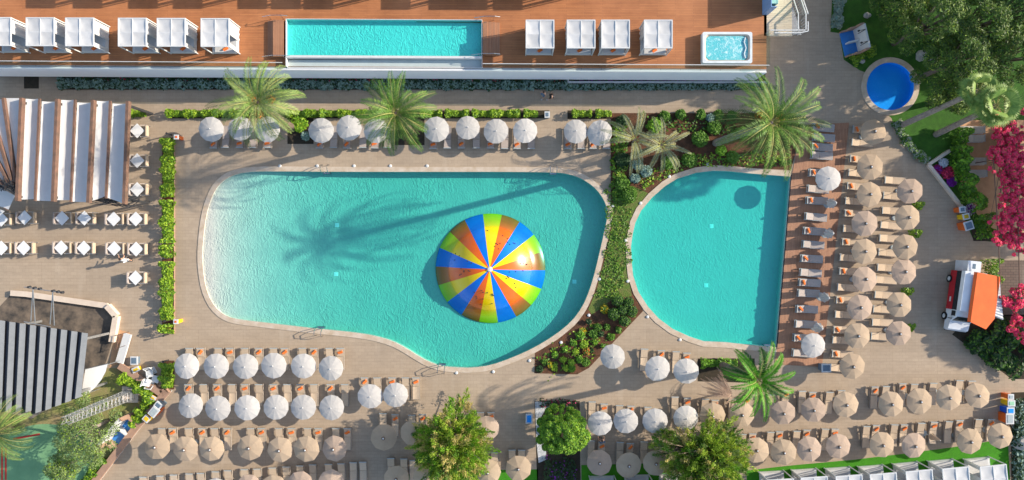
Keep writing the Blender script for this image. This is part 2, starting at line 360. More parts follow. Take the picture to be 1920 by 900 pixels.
def clumps(specs, dens, size, up=.45, asp=.5, shell=.6):
    out = []
    for c, rad in specs:
        n = int(dens*rad[0]*rad[1]*4); P, d = blob(c, rad, max(n, 8), shell, -.45)
        out.append(leafarr(P, size, up, asp, N=d*.7+np.array([0, 0, .5])))
    return np.concatenate(out)
def inpoly(p, poly):
    x, y = p; c = False; j = len(poly)-1
    for i in range(len(poly)):
        xi, yi = poly[i][0], poly[i][1]; xj, yj = poly[j][0], poly[j][1]
        if (yi > y) != (yj > y) and x < (xj-xi)*(y-yi)/(yj-yi)+xi: c = not c
        j = i
    return c
def smooth_loop(pts, it=2):
    for _ in range(it):
        q = []
        for i in range(len(pts)):
            a, b = Vector(pts[i][:2]), Vector(pts[(i+1) % len(pts)][:2]); q += [a*.75+b*.25, a*.25+b*.75]
        pts = q
    return pts
def offset(pts, d):                        # grow a closed loop outwards by d
    n = len(pts); P = [Vector((p[0], p[1])) for p in pts]
    area = sum(P[i].x*P[(i+1) % n].y-P[(i+1) % n].x*P[i].y for i in range(n)); s = 1 if area > 0 else -1; out = []
    for i in range(n):
        a = (P[i]-P[i-1]).normalized(); b = (P[(i+1) % n]-P[i]).normalized()
        na = Vector((a.y, -a.x))*s; nb = Vector((b.y, -b.x))*s; m = (na+nb); m.normalize()
        out.append(P[i]+m*d/max(.5, m.dot(na)))
    return out
def GP(l): return [G(*p) for p in l]
# ------------------------------------------------------------------ pools and ground
WZ = -.08
main_px = [(381, 450), (379, 480), (381, 510), (386, 540), (396, 565), (410, 583), (427, 594), (447, 599), (480, 603), (530, 609), (580, 615), (620, 619), (660, 623),
 (700, 629), (735, 639), (760, 652), (785, 668), (803, 678), (825, 686), (850, 689), (885, 690), (920, 685), (960, 671), (1000, 653), (1040, 629), (1072, 603), (1092, 576),
 (1105, 546), (1115, 513), (1124, 475), (1131, 445), (1139, 408), (1139, 393), (1133, 375), (1119, 355), (1100, 340), (1080, 330), (1060, 325), (1040, 323), (960, 322),
 (800, 322), (640, 322), (500, 321), (470, 322), (445, 326), (425, 334), (409, 348), (399, 365), (390, 390), (384, 420)]
right_px = [(1184, 487), (1183, 462), (1186, 440), (1191, 418), (1202, 395), (1223, 370), (1247, 349), (1270, 335), (1305, 324), (1337, 320), (1367, 321), (1405, 325),
 (1442, 328), (1482, 331)]
right_px2 = [(1455, 651), (1397, 646), (1362, 642), (1320, 640), (1295, 632), (1262, 617), (1235, 597), (1215, 575), (1197, 547), (1187, 517)]
mainp = smooth_loop([p.xy for p in GP(main_px)], 1)
rightp = [p.xy for p in GP(right_px+right_px2)]
circ = [Vector((G(1669, 162).x+2.24*math.cos(2*PI*k/48), G(1669, 162).y+2.24*math.sin(2*PI*k/48))) for k in range(48)]
def basin(name, poly, depth, mat, water, wmat, ztop=.03, wz=WZ, wallm=None):
    n = len(poly); pts = [Vector(p) for p in poly]
    xs = [p.x for p in pts]; ys = [p.y for p in pts]; inner = []
    x = min(xs)
    while x < max(xs):
        y = min(ys)
        while y < max(ys):
            if inpoly((x, y), pts): inner.append(Vector((x, y)))
            y += .8
        x += .8
    inner = [q for q in inner if min((q-p).length for p in pts) > .3]
    vs, es, fs, *_ = delaunay_2d_cdt(pts+inner, [(i, (i+1) % n) for i in range(n)], [], 1, 1e-5)
    mb = MB(); mb.add([(v.x, v.y, wz-depth(v.x, v.y)) for v in vs], [tuple(f) for f in fs])
    mb.add([(p.x, p.y, ztop) for p in pts]+[(p.x, p.y, wz-depth(p.x, p.y)) for p in pts], [(i, (i+1) % n, n+(i+1) % n, n+i) for i in range(n)], 1)
    o = struct(name, mb, [mat, wallm or mat])
    mb = MB(); mb.prism(offset(poly, .06), wz-1.6, wz)
    struct(water, mb, wmat)
def dmain(x, y):
    px = x*20+960; t = min(1, max(0, (px-392)/(760-392))); t = t*(2-t)
    return .01+.8*t
basin('main_pool_basin', mainp, dmain, M['floor_sand'], 'main_pool_water', M['water'])
basin('right_pool_basin', rightp, lambda x, y: .72, M['floor_right'], 'right_pool_water', M['water_right'])
basin('round_pool_basin', circ, lambda x, y: .45, M['floor_blue'], 'round_pool_water', M['water_blue'])
hm, hr, hc = offset(mainp, .2), offset(rightp, .14), offset(circ, .2)
mb = MB(); R = [(-75, -45), (75, -45), (75, 45), (-75, 45)]
mb.sheet(R, 0, [hm, hr, hc]); struct('ground_paving', mb, 'pave')
mb = MB(); mb.sheet([(-3000, -3000), (3000, -3000), (3000, 3000), (-3000, 3000)], -.02, [R]); struct('terrain', mb, 'terrain')
def coping(name, poly, w, z=.045, mat='coping', inner=0):
    mb = MB(); mb.prism(offset(poly, w), 0.0, z, hole=[offset(poly, inner)]); return struct(name, mb, mat)
coping('main_pool_coping', mainp, .46, inner=-.01)
coping('round_pool_coping', circ, .48, .06, inner=-.01)
inner = [p.xy for p in GP(right_px[:]+right_px2[:])]
oc = offset(inner, .5)
# open coping along the curved side only
ring_i = inner[len(right_px):]+inner[:len(right_px)]; ring_o = offset(inner, .5); ring_o = ring_o[len(right_px):]+ring_o[:len(right_px)]
ring_o[0] = G(1456, 660).xy; ring_o[-1] = G(1483, 321).xy
mb = MB(); mb.prism(list(ring_o)+list(ring_i)[::-1], 0, .045); struct('right_pool_coping', mb, 'coping')
# ground covers
def cover(name, px, mat, z=.004, it=0):
    mb = MB(); pts = [p.xy for p in GP(px)]
    if it: pts = smooth_loop(pts, it)
    mb.sheet(pts, z); return struct(name, mb, mat)
cover('timber_deck_by_pool', [(1484, 330), (1500, 250), (1512, 234), (1592, 230), (1541, 688), (1452, 683), (1457, 652)], 'deck2', .03)
mb = MB(); mb.prism([G(1484, 330).xy, G(1483, 330).xy, G(1456, 652).xy, G(1457.5, 652).xy], 0, .04); struct('deck_edge', mb, 'dark')
gard = [(1145, 222), (1145, 380)]+[(1149, 393), (1148, 410), (1141, 447), (1133, 478), (1124, 516), (1114, 550), (1100, 580), (1078, 610), (1045, 637), (1003, 662), (1002, 700), (1082, 702), (1104, 690), (1206, 583)]+[(1187, 549), (1177, 518), (1174, 487), (1173, 461), (1176, 438), (1182, 414), (1194, 390), (1216, 363), (1241, 341), (1266, 326), (1303, 314), (1337, 310), (1367, 311), (1405, 315), (1483, 319), (1505, 240), (1490, 212), (1385, 212), (1145, 212)]
cover('garden_soil', gard, 'soil')
cover('garden_grass', [(1147, 385), (1150, 410), (1136, 478), (1118, 545), (1103, 580), (1110, 590), (1150, 560), (1185, 555), (1175, 500), (1175, 440), (1190, 395), (1215, 362), (1190, 350), (1160, 345)], 'grassbed', .008)
cover('hedge_bed_soil', [(314, 207), (1030, 207), (1030, 222), (314, 222)], 'dsoil')
cover('short_hedge_bed_soil', [(1064, 207), (1145, 207), (1145, 223), (1064, 223)], 'dsoil')
cover('palm_bed_soil', [(539, 222), (588, 222), (588, 270), (539, 270)], 'dsoil', .008)
cover('second_palm_bed_soil', [(740, 222), (796, 222), (796, 272), (740, 272)], 'dsoil', .008)
cover('side_hedge_soil', [(304, 258), (327, 258), (327, 626), (304, 626)], 'soil')
cover('lower_hedge_soil', [(304, 676), (327, 676), (327, 730), (304, 730)], 'soil')
mb = MB(); mb.box(-31.66, -8.8, 0, -31.6, 9.6, .12); struct('hedge_kerb', mb, 'wallb')
cover('terrace_foot_bed', [(112, 130), (1435, 130), (1435, 168), (112, 168)], 'dsoil')
cover('terrace_corner_bed', [(45, 140), (73, 140), (73, 166), (45, 166)], 'dsoil', .008)
lawn_px = [(1562, -40), (1557, 60), (1574, 62), (1582, 112), (1612, 132), (1640, 215), (1672, 222), (1678, 245), (1700, 275), (1737, 308), (1800, 390), (1825, 450), (1880, 455), (1990, 452), (1990, -40)]
lp = [(1562, -40), (1557, 60), (1574, 62), (1582, 112), (1612, 132)]+[(1669+50*math.cos(math.radians(a)), 162-50*math.sin(math.radians(a))) for a in range(150, -110, -10)]+[(1672, 222), (1678, 245), (1700, 275), (1737, 308), (1800, 390), (1825, 450), (1880, 455), (1990, 452), (1990, -40)]
cover('lawn', lp, 'lawn')
cover('lower_lawn_turf', [(1400, 882), (1480, 873), (1600, 862), (1700, 850), (1790, 838), (1890, 822), (1895, 940), (1400, 940)], 'turf')
cover('middle_turf', [(1090, 872), (1255, 868), (1255, 940), (1090, 940)], 'turf')
cover('small_turf', [(870, 882), (1009, 880), (1009, 940), (760, 940), (760, 890)], 'turf')
cover('right_terrace_tiles', [(1800, 225), (1990, 225), (1990, 450), (1870, 450), (1800, 360)], 'terra', .008)
cover('right_strip_bed', [(1820, 430), (1990, 440), (1990, 452), (1825, 452)], 'dsoil', .012)
cover('lower_right_bed', [(1785, 627), (1897, 711), (1990, 711), (1990, 590), (1880, 590), (1830, 600), (1800, 612)], 'dsoil')
cover('bottom_right_bed', [(1896, 736), (1990, 733), (1990, 940), (1896, 940)], 'dsoil')
cover('brick_yard', [(1870, 488), (1990, 488), (1990, 592), (1870, 592)], 'brick')
cover('tree_bed_soil', [(1002, 752), (1087, 752), (1088, 870), (1090, 940), (1008, 940), (1006, 870)], 'dsoil')
cover('tree_bed_gravel', [(1003, 753), (1042, 753), (1034, 764), (1020, 772), (1010, 790), (1012, 815), (1024, 842), (1024, 862), (1010, 868), (1006, 830)], 'gravel', .008)
cover('lower_palm_bed', [(1308, 672), (1415, 672), (1415, 718), (1308, 715)], 'dsoil')
cover('patchy_lawn', [(0, 770), (60, 785), (100, 760), (150, 745), (195, 690), (228, 690), (300, 735), (182, 905), (60, 960), (-60, 960), (-60, 770)], 'lawnd')
cover('green_court', [(-60, 830), (10, 815), (60, 795), (110, 795), (160, 812), (185, 842), (160, 890), (130, 960), (-60, 960)], 'court', .01, 2)
for i, (a, b) in enumerate((((25, 823), (75, 814)), ((4, 838), (4, 905)), ((11, 840), (11, 900)))):
    mb = MB(); A, B = G(*a), G(*b); d = (B-A).normalized(); nn = Vector((-d.y, d.x, 0))*.09
    mb.add([A-nn+Vector((0, 0, .016)), B-nn+Vector((0, 0, .016)), B+nn+Vector((0, 0, .016)), A+nn+Vector((0, 0, .016))], [(0, 1, 2, 3)]); struct('court_line', mb, 'red')
cover('stage_floor', [(24, 548), (52, 551), (205, 573), (218, 590), (222, 600), (205, 660), (195, 690), (-60, 760), (-60, 640)], 'stain', .008)
cover('stage_ramp', [(222, 618), (244, 624), (228, 680), (205, 690), (212, 640)], 'terra', .012)
# ------------------------------------------------------------------ raised terrace
DZ = 3.8
def D(px, py, z=DZ): return W(px, py, z)
yF = D(0, 134).y; yG = D(0, 127).y; xL = D(-60, 0).x; xR = D(1437, 0).x
tp = [D(534, 34, DZ+.45), D(904, 37, DZ+.45), D(905, 126, DZ+.45), D(540, 124, DZ+.45)]
terr = thing('raised_terrace', 'white walled raised terrace with orange timber decking along the top of the photo', 'terrace', (0, yF, 0), -.0056)
terr_inv = Matrix.Translation((0, -yF, 0))
def tpart(name, mb, mats, par=None, sm=False):
    mb.v = [(v[0], v[1]-yF, v[2]) for v in mb.v]; return part(name, mb, mats, par or terr, sm)
mb = MB(); hole = [(p.x, p.y) for p in tp]
mb.prism([(xL, yG), (xR, yG), (xR, 30), (xL, 30)], DZ-.25, DZ, hole=[[(hole[0][0]+.1, yG+.02), (hole[1][0]-.1, yG+.02), (hole[1][0]-.1, hole[1][1]-.1), (hole[0][0]+.1, hole[0][1]-.1)]]); tpart('wood_deck', mb, 'deck')
mb = MB(); mb.box(xL, yF, .9, xR, yF+.18, DZ-.02); mb.box(xR-.18, yF+.18, .45, xR, 30, DZ-.26); tpart('wall', mb, 'fascia')
mb = MB(); mb.box(xL, yF+.2, 0, xR-.2, yF+.4, DZ-.31); tpart('plinth', mb, 'dark')
mb = MB(); mb.box(xL, yF+.18, DZ-.3, xR, yG, DZ-.03); tpart('gutter', mb, 'gutter')
mb = MB(); mb.box(xL, yF-.003, DZ-.02, xR+.003, yF+.1, DZ+.05); tpart('edge_trim', mb, 'white')
bal = thing('glass_balustrade', 'long clear glass balustrade with pale rail on the terrace edge', 'balustrade', (0, yG+.1, DZ), -.0056)
for x0, x1 in ((xL, D(536, 0).x), (D(906, 0).x, xR-.1)):
    mb = MB(); mb.box(x0, -.01, .03, x1, .01, .95); part('glass_panel', mb, M['glass'], bal)
    mb = MB(); mb.box(x0, -.025, .95, x1, .025, .99); part('rail', mb, 'white', bal)
mb = MB(); mb.box(xR-.05, .03, .0, xR-.03, 6.0-2.9, .95); part('side_glass', mb, M['glass'], bal)
# rooftop pool
PZ = DZ+.42
a, b, c, d = [Vector((p.x, p.y)) for p in (W(537, 36, PZ), W(903, 38, PZ), W(903, 105.5, PZ), W(537, 103.5, PZ))]
basin('rooftop_pool_basin', [a, b, c, d], lambda x, y: .55, M['floor_top'], 'rooftop_pool_water', M['water_top'], PZ+.02, PZ-.02)
e = yG+.03
mb = MB()
for P in ([(a.x-.05, a.y+.05), (b.x+.05, b.y+.05), (b.x+.05, b.y+.005), (a.x-.05, a.y+.005)], [(d.x, d.y), (c.x, c.y), (c.x, c.y-.2), (d.x, d.y-.2)], [(a.x-.06, a.y), (a.x-.005, a.y), (a.x-.005, e), (a.x-.06, e)], [(b.x+.005, b.y), (b.x+.05, b.y), (b.x+.05, e), (b.x+.005, e)]):
    mb.prism(P, PZ-1.3, PZ+.03)
struct('rooftop_pool_wall', mb, 'white')
mb = MB(); mb.box(d.x, e, DZ-.3, c.x, c.y-.2, DZ-.09); struct('weir_channel_floor', mb, 'white')
mb = MB(); mb.box(d.x, e+.02, DZ-.28, c.x, c.y-.205, DZ+.03); struct('weir_channel_water', mb, M['water_weir'])
mb = MB(); mb.box(d.x-.05, e-.06, DZ-.5, c.x+.1, e, DZ+.04); struct('weir_channel_kerb', mb, 'white')
def steps(x0, x1, y0, y1, n, up, label, name='pool_steps'):
    t = thing(name, label, 'steps', ((x0+x1)/2, (y0+y1)/2, DZ)); cx, cy = (x0+x1)/2, (y0+y1)/2
    for i in range(n):
        xa = x0+(x1-x0)*i/n; xb = x0+(x1-x0)*(i+1)/n; h = .42*((i+1)/n if up else (n-i)/n)
        mb = MB(); mb.box(xa-cx, y0-cy, 0.002, xb-cx, y1-cy, h); part('tread', mb, 'stepwood', t)
    return t
s1x0, s1x1 = D(500, 0).x, a.x-.26
steps(D(503, 0).x, a.x-.9, d.y-.1, a.y-.05, 3, True, 'timber steps up to the left end of the rooftop pool')
mb = MB(); mb.box(a.x-.9, d.y-.1, DZ+.002, a.x-.26, a.y-.05, DZ+.42); solo('pool_platform', mb, 'stepwood', 'narrow timber platform against the left end of the rooftop pool', 'platform')
steps(b.x+.13, D(937, 0).x, d.y+.05, b.y-.1, 4, False, 'timber steps down from the right end of the rooftop pool')
def handrail(x0, x1, y, label):
    t = thing('handrail', label, 'handrail', ((x0+x1)/2, y, DZ), 0, 'handrails beside the rooftop pool steps'); L = (x1-x0)/2
    s = 1
    mb = MB(); mb.tube([(-L, 0, .7), (-L*.2, 0, 1.15), (L*.6, 0, 1.15), (L, 0, .95)], .03, 6); part('rail', mb, 'steel', t)
    for x in (-L*.5, L*.5):
        mb = MB(); mb.cyl(x, 0, .0, 1.05, .025, 6); part('post', mb, 'steel', t)
handrail(D(497, 0).x, D(545, 0).x, a.y+.12, 'steel handrail at the upper side of the left rooftop pool steps')
handrail(D(497, 0).x, D(550, 0).x, d.y-.2, 'steel handrail at the lower side of the left rooftop pool steps')
handrail(D(890, 0).x, D(938, 0).x, b.y+.12, 'steel handrail at the upper side of the right rooftop pool steps')
handrail(D(884, 0).x, D(938, 0).x, c.y+.05, 'steel handrail at the lower side of the right rooftop pool steps')
# cabanas
def cabana_kit(front_open=True):
    k = []; h = 2.3; w = 1.17
    def P(n, mb, m, subs=[]): k.append((n, mb.mesh(n, m), subs))
    for sx in (-1, 1):
        for sy in (-1, 1):
            mb = MB(); mb.box(sx*w-.04, sy*w-.04, 0, sx*w+.04, sy*w+.04, h); P('post', mb, 'white')
    mb = MB()
    for s in (-1, 1): mb.box(-w-.04, s*w-.045, h, w+.04, s*w+.045, h+.09); mb.box(s*w-.045, -w+.045, h, s*w+.045, w-.045, h+.09)
    mb.box(-.03, -w+.045, h, .03, w-.045, h+.08); mb.box(-w+.045, -.02, h, -.03, .02, h+.05); mb.box(.03, -.02, h, w-.045, .02, h+.05)
    P('roof_frame', mb, 'white')
    for qx in (0, 1):
        for qy in (0, 1):
            mb = MB(); n = 8; vs = []; 
            for i in range(n+1):
                for j in range(n+1):
                    u, v = i/n, j/n; x0 = -w+.04 if qx == 0 else .03; x1 = -.03 if qx == 0 else w-.04; y0 = -w+.04 if qy == 0 else .02; y1 = -.02 if qy == 0 else w-.04
                    z = h+.05-.06*math.sin(PI*u)*math.sin(PI*v)+.006*math.sin(9*u+4*v+qx)
                    vs.append((x0+(x1-x0)*u, y0+(y1-y0)*v, z))
            mb.add(vs, [(i*(n+1)+j, (i+1)*(n+1)+j, (i+1)*(n+1)+j+1, i*(n+1)+j+1) for i in range(n) for j in range(n)])
            k.append(('roof_canvas', mb.mesh('roof_canvas', 'fabricw', True), []))
    def curtain(x0, y0, x1, y1):
        mb = MB(); n = 26; vs = []
        dx, dy = x1-x0, y1-y0; L = math.hypot(dx, dy)
        for i in range(n+1):
            t = i/n; o = .03*math.sin(t*L*14)
            for z in (.1, h): vs.append((x0+dx*t-dy/L*o, y0+dy*t+dx/L*o, z))
        mb.add(vs, [(2*i, 2*i+2, 2*i+3, 2*i+1) for i in range(n)]); P('curtain', mb, 'fabricw')
    curtain(-w, w-.08, w, w-.08); curtain(w-.02, w-.1, w-.02, -.1); curtain(-w+.02, w-.1, -w+.02, -.1)
    curtain(w-.02, -w+.1, w-.02, -w+.35)
    mb = MB(); mb.box(-w+.06, -w+.0, .05, w-.06, w-.12, .32); P('bed_base', mb, 'white')
    mt = MB(); mt.box(-w+.35, -w+.03, .322, w-.1, w-.2, .48); P('mattress', mt, 'fabricw')
    mb = MB(); mb.box(-w+.4, w-.55, .482, -.05, w-.3, .8); P('cushion', mb, 'fabricw')
    mb = MB(); mb.box(.05, w-.55, .482, w-.2, w-.3, .8); P('cushion', mb, 'fabricw')
    return k
CAB = cabana_kit()
tw = MB()
n = 10
for L, r, x in ((.46, .075, 0),):
    tw.tube([(-L/2, 0, r), (-L/4, .01, r*1.02), (0, 0, r*.98), (L/4, -.01, r*1.02), (L/2, 0, r)], r, 10)
tw.add([(-.2, -.16, .008), (.22, -.18, .008), (.22, .0, .03), (-.2, .0, .03)], [(0, 1, 2, 3)])
TOWEL = tw.mesh('towel', 'orange')
def towel(loc, rz, label, group='orange towels laid on the loungers and beds'):
    o = link('towel', TOWEL, None, loc, rz); return tag(o, label, 'towel', group)
cabs = [(32, 'leftmost, at the edge of the photo'), (110, 'second from the left'), (181, 'third from the left'), (276, 'fourth from the left'), (346, 'fifth from the left'), (425, 'nearest the left pool steps')]
for i, (px, w_) in enumerate(cabs):
    c0 = D(px, 74.5+i*.35)
    place(CAB, 'cabana', f'white cabana left of the rooftop pool, {w_}', 'cabana', c0, 0, 'white cabanas on the timber terrace')
    towel(c0+Vector((.1, -.83, .485)), .6, f'orange towel in the left terrace cabana {w_}')
cabs = [(1012, 'nearest the right pool steps'), (1086, 'second from the pool'), (1148, 'third from the pool'), (1225, 'nearest the hot tub')]
for i, (px, w_) in enumerate(cabs):
    c0 = D(px-1.5, 79)
    place(CAB, 'cabana', f'white cabana right of the rooftop pool, {w_}', 'cabana', c0, 0, 'white cabanas on the timber terrace')
    towel(c0+Vector((.05, -.83, .485)), .6, f'orange towel in the right terrace cabana {w_}')
for i, px in enumerate((190, 278, 382, 466, 587, 650, 711, 856, 945, 1000, 1066)):
    place(CAB, 'cabana', 'white cabana of the upper terrace row, beyond the top edge of the photo', 'cabana', D(px, -38+i*.4), 0, 'upper row of cabanas beyond the frame')
# bottom cabanas
for i, (px, py, rz) in enumerate(((1450, 905, .05), (1511, 901, .06), (1574, 898, .07), (1636, 894.5, .08), (1701, 889, .09), (1767, 884, .09), (1835, 880, .1))):
    place(CAB, 'cabana', f'white cabana on the green turf at the bottom right, {ORD[i]} from the left', 'cabana', G(px-4, py+1), PI+rz, 'white cabanas on the turf')
for i, (px, py) in enumerate(((1128, 915), (1193, 913), (1258, 911))):
    place(CAB, 'cabana', f'white cabana edge showing at the bottom centre turf, {ORD[i]} from the left', 'cabana', G(px, py), PI+.02, 'white cabanas at the bottom centre')
# hot tub
ht = thing('hot_tub', 'white square cornered hot tub with bubbling turquoise water on the terrace', 'hot tub', D(1364, 89, DZ+.6)-Vector((0, 0, .6)))
def rr(w, h, r, n=6, wob=0):
    out = []
    for cx, cy, a0 in ((w-r, h-r, 0), (-w+r, h-r, PI/2), (-w+r, -h+r, PI), (w-r, -h+r, 1.5*PI)):
        for k in range(n+1): out.append((cx+r*math.cos(a0+k*PI/2/n), cy+r*math.sin(a0+k*PI/2/n)))
    return out
o_, i1, i2 = rr(2.17, 1.36, .15), rr(1.98, 1.16, .35), rr(1.75, 1.0, .4)
mb = MB(); mb.prism(o_, .0, .6, hole=[i1]); part('shell', mb, 'tubw', ht)
mb = MB(); n = len(i1); mb.add([(x, y, .58) for x, y in i1]+[(x, y, .25) for x, y in i2], [(k, (k+1) % n, n+(k+1) % n, n+k) for k in range(n)]); part('seat', mb, 'cream', ht)
mb = MB(); mb.sheet(i2, .1); mb.add([(x, y, .1) for x, y in i2]+[(x, y, .25) for x, y in i2], [(k, (k+1) % n, n+(k+1) % n, n+k) for k in range(n)]); part('basin', mb, M['floor_top'], ht)
mf, nt, nd, lk, bs = newmat('bubbling_water'); p = wpos(nt)
f = ramp(nt, noise(nt, 2.2, 7, .7, p, 1.5), .5, .72)
lk.new(mixc(nt, f, (.1, .5, .55), (.75, .88, .88)), bs.inputs['Base Color']); bs.inputs['Roughness'].default_value = .25; bump(nt, noise(nt, 6, 5, .7, p, 1), 1, .04, bs)
mb = MB(); mb.sheet([(x*1.05, y*1.05) for x, y in i2], .42); part('water', mb, mf, ht)
mb = MB(); mb.tube([(1.6, .9, .47), (1.5, .5, .47), (1.66, 0, .47), (1.5, -.5, .47), (1.6, -.9, .47)], .06, 6); part('headrest', mb, 'tubw', ht)
# stairs and cubicle at the terrace end
t = thing('white_staircase', 'white railed staircase and cream slatted landing at the right end of the terrace', 'staircase', D(1462, 45))
o = D(1462, 45); k = (H-DZ)/H/20
mb = MB(); mb.box(-30*k+.02, -22*k, -.2, 23*k, 80*k, -.0); part('landing', mb, 'landing', t)
mb = MB()
for i in range(22):
    yy = -20*k+i*.28; mb.box(24*k, yy, -.05-i*.17, 40*k, yy+.25, -.0-i*.17)
part('stair_flight', mb, 'metal', t)
for pts in ([(-26, -18), (27, -18), (39, -18)], [(-18, -23), (27, -23), (44, -20), (44, -2)], [(26, -18), (26, 12)], [(40, -17), (40, 12)]):
    mb = MB()
    P = [Vector((x*k, y*k, 1.0)) for x, y in pts]
    for q0, q1 in zip(P, P[1:]):
        mb.bar(q0, q1, .07); n = max(2, int((q1-q0).length/.25))
        for j in range(n+1):
            q = q0.lerp(q1, j/n); mb.bar(q-Vector((0, 0, 1)), q, .02)
    part('railing', mb, 'white', t)
for x0, x1 in ((26, 26), (40, 40), (44, 44)):
    mb = MB(); q0 = Vector((x0*k, 12*k, 1)); q1 = Vector((x1*k, 12*k+5, 1-3.1)); mb.bar(q0, q1, .07)
    for j in range(20):
        q = q0.lerp(q1, j/19); mb.bar(q-Vector((0, 0, 1)), q, .02)
    part('railing', mb, 'white', t)
cb = thing('shower_cubicle', 'pale blue and mint panelled cubicle beside the white staircase landing', 'cubicle', D(1438, 10))
mb = MB(); mb.box(-.42, -.85, 0.01, -.36, 4, 2.1); part('side_panel', mb, 'panelb', cb)
mb = MB(); mb.box(-.36, -.85, 0.01, .1, -.8, 2.1); part('front_panel', mb, 'panelb', cb)
mb = MB(); mb.box(.1, -.55, 0.01, .18, 4, 2.1); mb.box(-.36, -.55, 2.0, .1, 4, 2.08); part('roof_panel', mb, 'mint', cb)
# ------------------------------------------------------------------ loungers
def lounger_kit(sl, fr='lframe', raise_=.16):
    k = []; w = .33; L = 1.05
    def P(n, mb, m): k.append((n, mb.mesh(n, m), []))
    mb = MB()
    for s in (-1, 1): mb.box(s*w-.02, -L, .14, s*w+.02, L, .32)
    mb.box(-w+.02, -L, .27, w-.02, -L+.05, .32); mb.box(-w+.02, L-.05, .27, w-.02, L, .32); mb.box(-w+.02, .2, .27, w-.02, .24, .31)
    P('frame', mb, fr)
    for sx in (-1, 1):
        for sy in (-.85, .8):
            mb = MB(); mb.box(sx*w-.025, sy-.025, 0, sx*w+.025, sy+.025, .138); P('leg', mb, fr)
    mb = MB(); n = 6; vs = []
    for i in range(n+1):
        y = -L+.03+(L+.15)*i/n
        for x in (-w+.03, -.1, .1, w-.03): vs.append((x, y, .335-(.02 if abs(x) < .2 else 0)))
    mb.add(vs, [(i*4+j, i*4+j+1, i*4+j+5, i*4+j+4) for i in range(n) for j in range(3)]); P('seat', mb, sl)
    mb = MB(); y0, z0, y1, z1 = .22, .33, L-.04, .33+raise_
    mb.add([(-w+.02, y0, z0), (w-.02, y0, z0), (w-.02, y1, z1), (-w+.02, y1, z1), (-w+.02, y0, z0+.035), (w-.02, y0, z0+.035), (w-.02, y1, z1+.035), (-w+.02, y1, z1+.035)],
           [(0, 1, 2, 3), (7, 6, 5, 4), (0, 1, 5, 4), (1, 2, 6, 5), (2, 3, 7, 6), (3, 0, 4, 7)])
    P('backrest', mb, sl)
    mb = MB(); mb.box(-w-.01, y1-.02, z1+.03, w+.01, y1+.05, z1+.06); P('headrest', mb, 'greyp')
    return k
LN = {'s': lounger_kit('sling'), 'd': lounger_kit('slingd', 'greyp', .3), 'c': lounger_kit('creaml', 'white', .22), 'g': lounger_kit('slingd', 'lframe', .18)}
RAISE = {'s': .16, 'd': .3, 'c': .22, 'g': .18}
COLN = {'s': 'beige', 'd': 'grey beige', 'c': 'cream', 'g': 'taupe'}
def lrow(kind, items, rz, where, end='left', jit=.02):
    """items: (px, py of the head end, towel)"""
    for i, (px, py, tw_) in enumerate(items):
        a_ = rz+random.uniform(-jit, jit); hd = G(px, py); z0 = .345+RAISE[kind]
        k = (H-.5)/H; hd = Vector((hd.x*k, hd.y*k, 0))
        c0 = hd+Vector((math.sin(a_)*1.05, -math.cos(a_)*1.05, 0))
        n = ORD[i] if i < len(ORD) else 'last'
        place(LN[kind], 'sun_lounger', f'{COLN[kind]} sun lounger{" with orange towel" if tw_ else ""}, {n} from the {end}, {where}', 'sun lounger', c0, a_, 'sun loungers '+where)
        if tw_:
            loc = c0+Vector((-math.sin(a_)*.68, math.cos(a_)*.68, z0-.03+random.uniform(-.0, .0)))
            o = towel(loc, a_+.5+random.uniform(-.2, .4), f'orange towel on lounger {n} from the {end}, {where}')
            o.rotation_euler.x = .0
T, F = True, False
top = [(400, 278, T), (422, 277, F), (449, 277, T), (473, 277, F), (501, 277, T), (599, 278, T), (625, 277, F), (650, 278, T), (680, 277, F), (702, 278, T), (726, 277, F),
       (812, 279, T), (838.5, 278, F), (865, 278, T), (893, 278, F), (919.5, 278, T), (946, 279, F), (969.5, 279, T), (996, 279, F), (1065, 279, T), (1089.5, 279, F), (1112, 279, T), (1137, 279, F)]
lrow('g', top, PI, 'in the row above the main pool')
for p in (): pass
B = [(354.7, F), (375, T), (409, F), (430.7, T), (458.7, F), (485, T), (512.7, F), (533, T), (566.7, F), (588, T), (617, F), (637.5, T)]
lrow('s', [(x, 652.5, t_) for x, t_ in B], 0, 'in the first row below the main pool')
C_ = [(352.7, T), (381, F), (406.7, T), (434.7, F), (458.7, T), (485, F), (512, T), (538, F), (562.7, T), (588, F), (619, T), (646, F)]
lrow('s', [(x, 720.5, t_) for x, t_ in C_], 0, 'in the second row below the main pool')
lrow('s', [(683.3, 708, T), (706.7, 708, F), (735, 708, T), (760, 708, F), (779.5, 708, T)], 0, 'in the short row below the pool ladder')
E_ = [(303.4, F), (323, T), (353.5, F), (378.6, T), (401.8, F), (425.5, T), (470, F), (489.7, T), (522.7, F), (546, T), (576.5, F), (596.5, T), (629.5, F), (651, T)]
lrow('s', [(x, 803, t_) for x, t_ in E_], 0, 'in the third row below the main pool')
F_ = [(268, 894), (300, 892), (325.4, 890), (354.7, 888), (376, 887), (404, 884), (426.7, 882), (458, 880), (481.7, 879), (510.5, 877), (536, 875), (562, 873), (586, 871), (615.5, 870), (639.3, 869), (662, 867), (680, 866)]
lrow('s', [(x, y, F) for x, y in F_], 0, 'in the bottom row at the lower left')
lrow('s', [(718, 775, F), (740.7, 777, T), (772, 778, F), (792, 777, T), (901, 773, F), (920.5, 773, T)], 0, 'in the upper row around the feathery tree')
lrow('s', [(732.5, 859, F), (757, 860, F), (774, 863, F), (927, 848, F), (960, 843.5, F), (978, 843.5, F)], 0, 'in the lower row around the feathery tree')
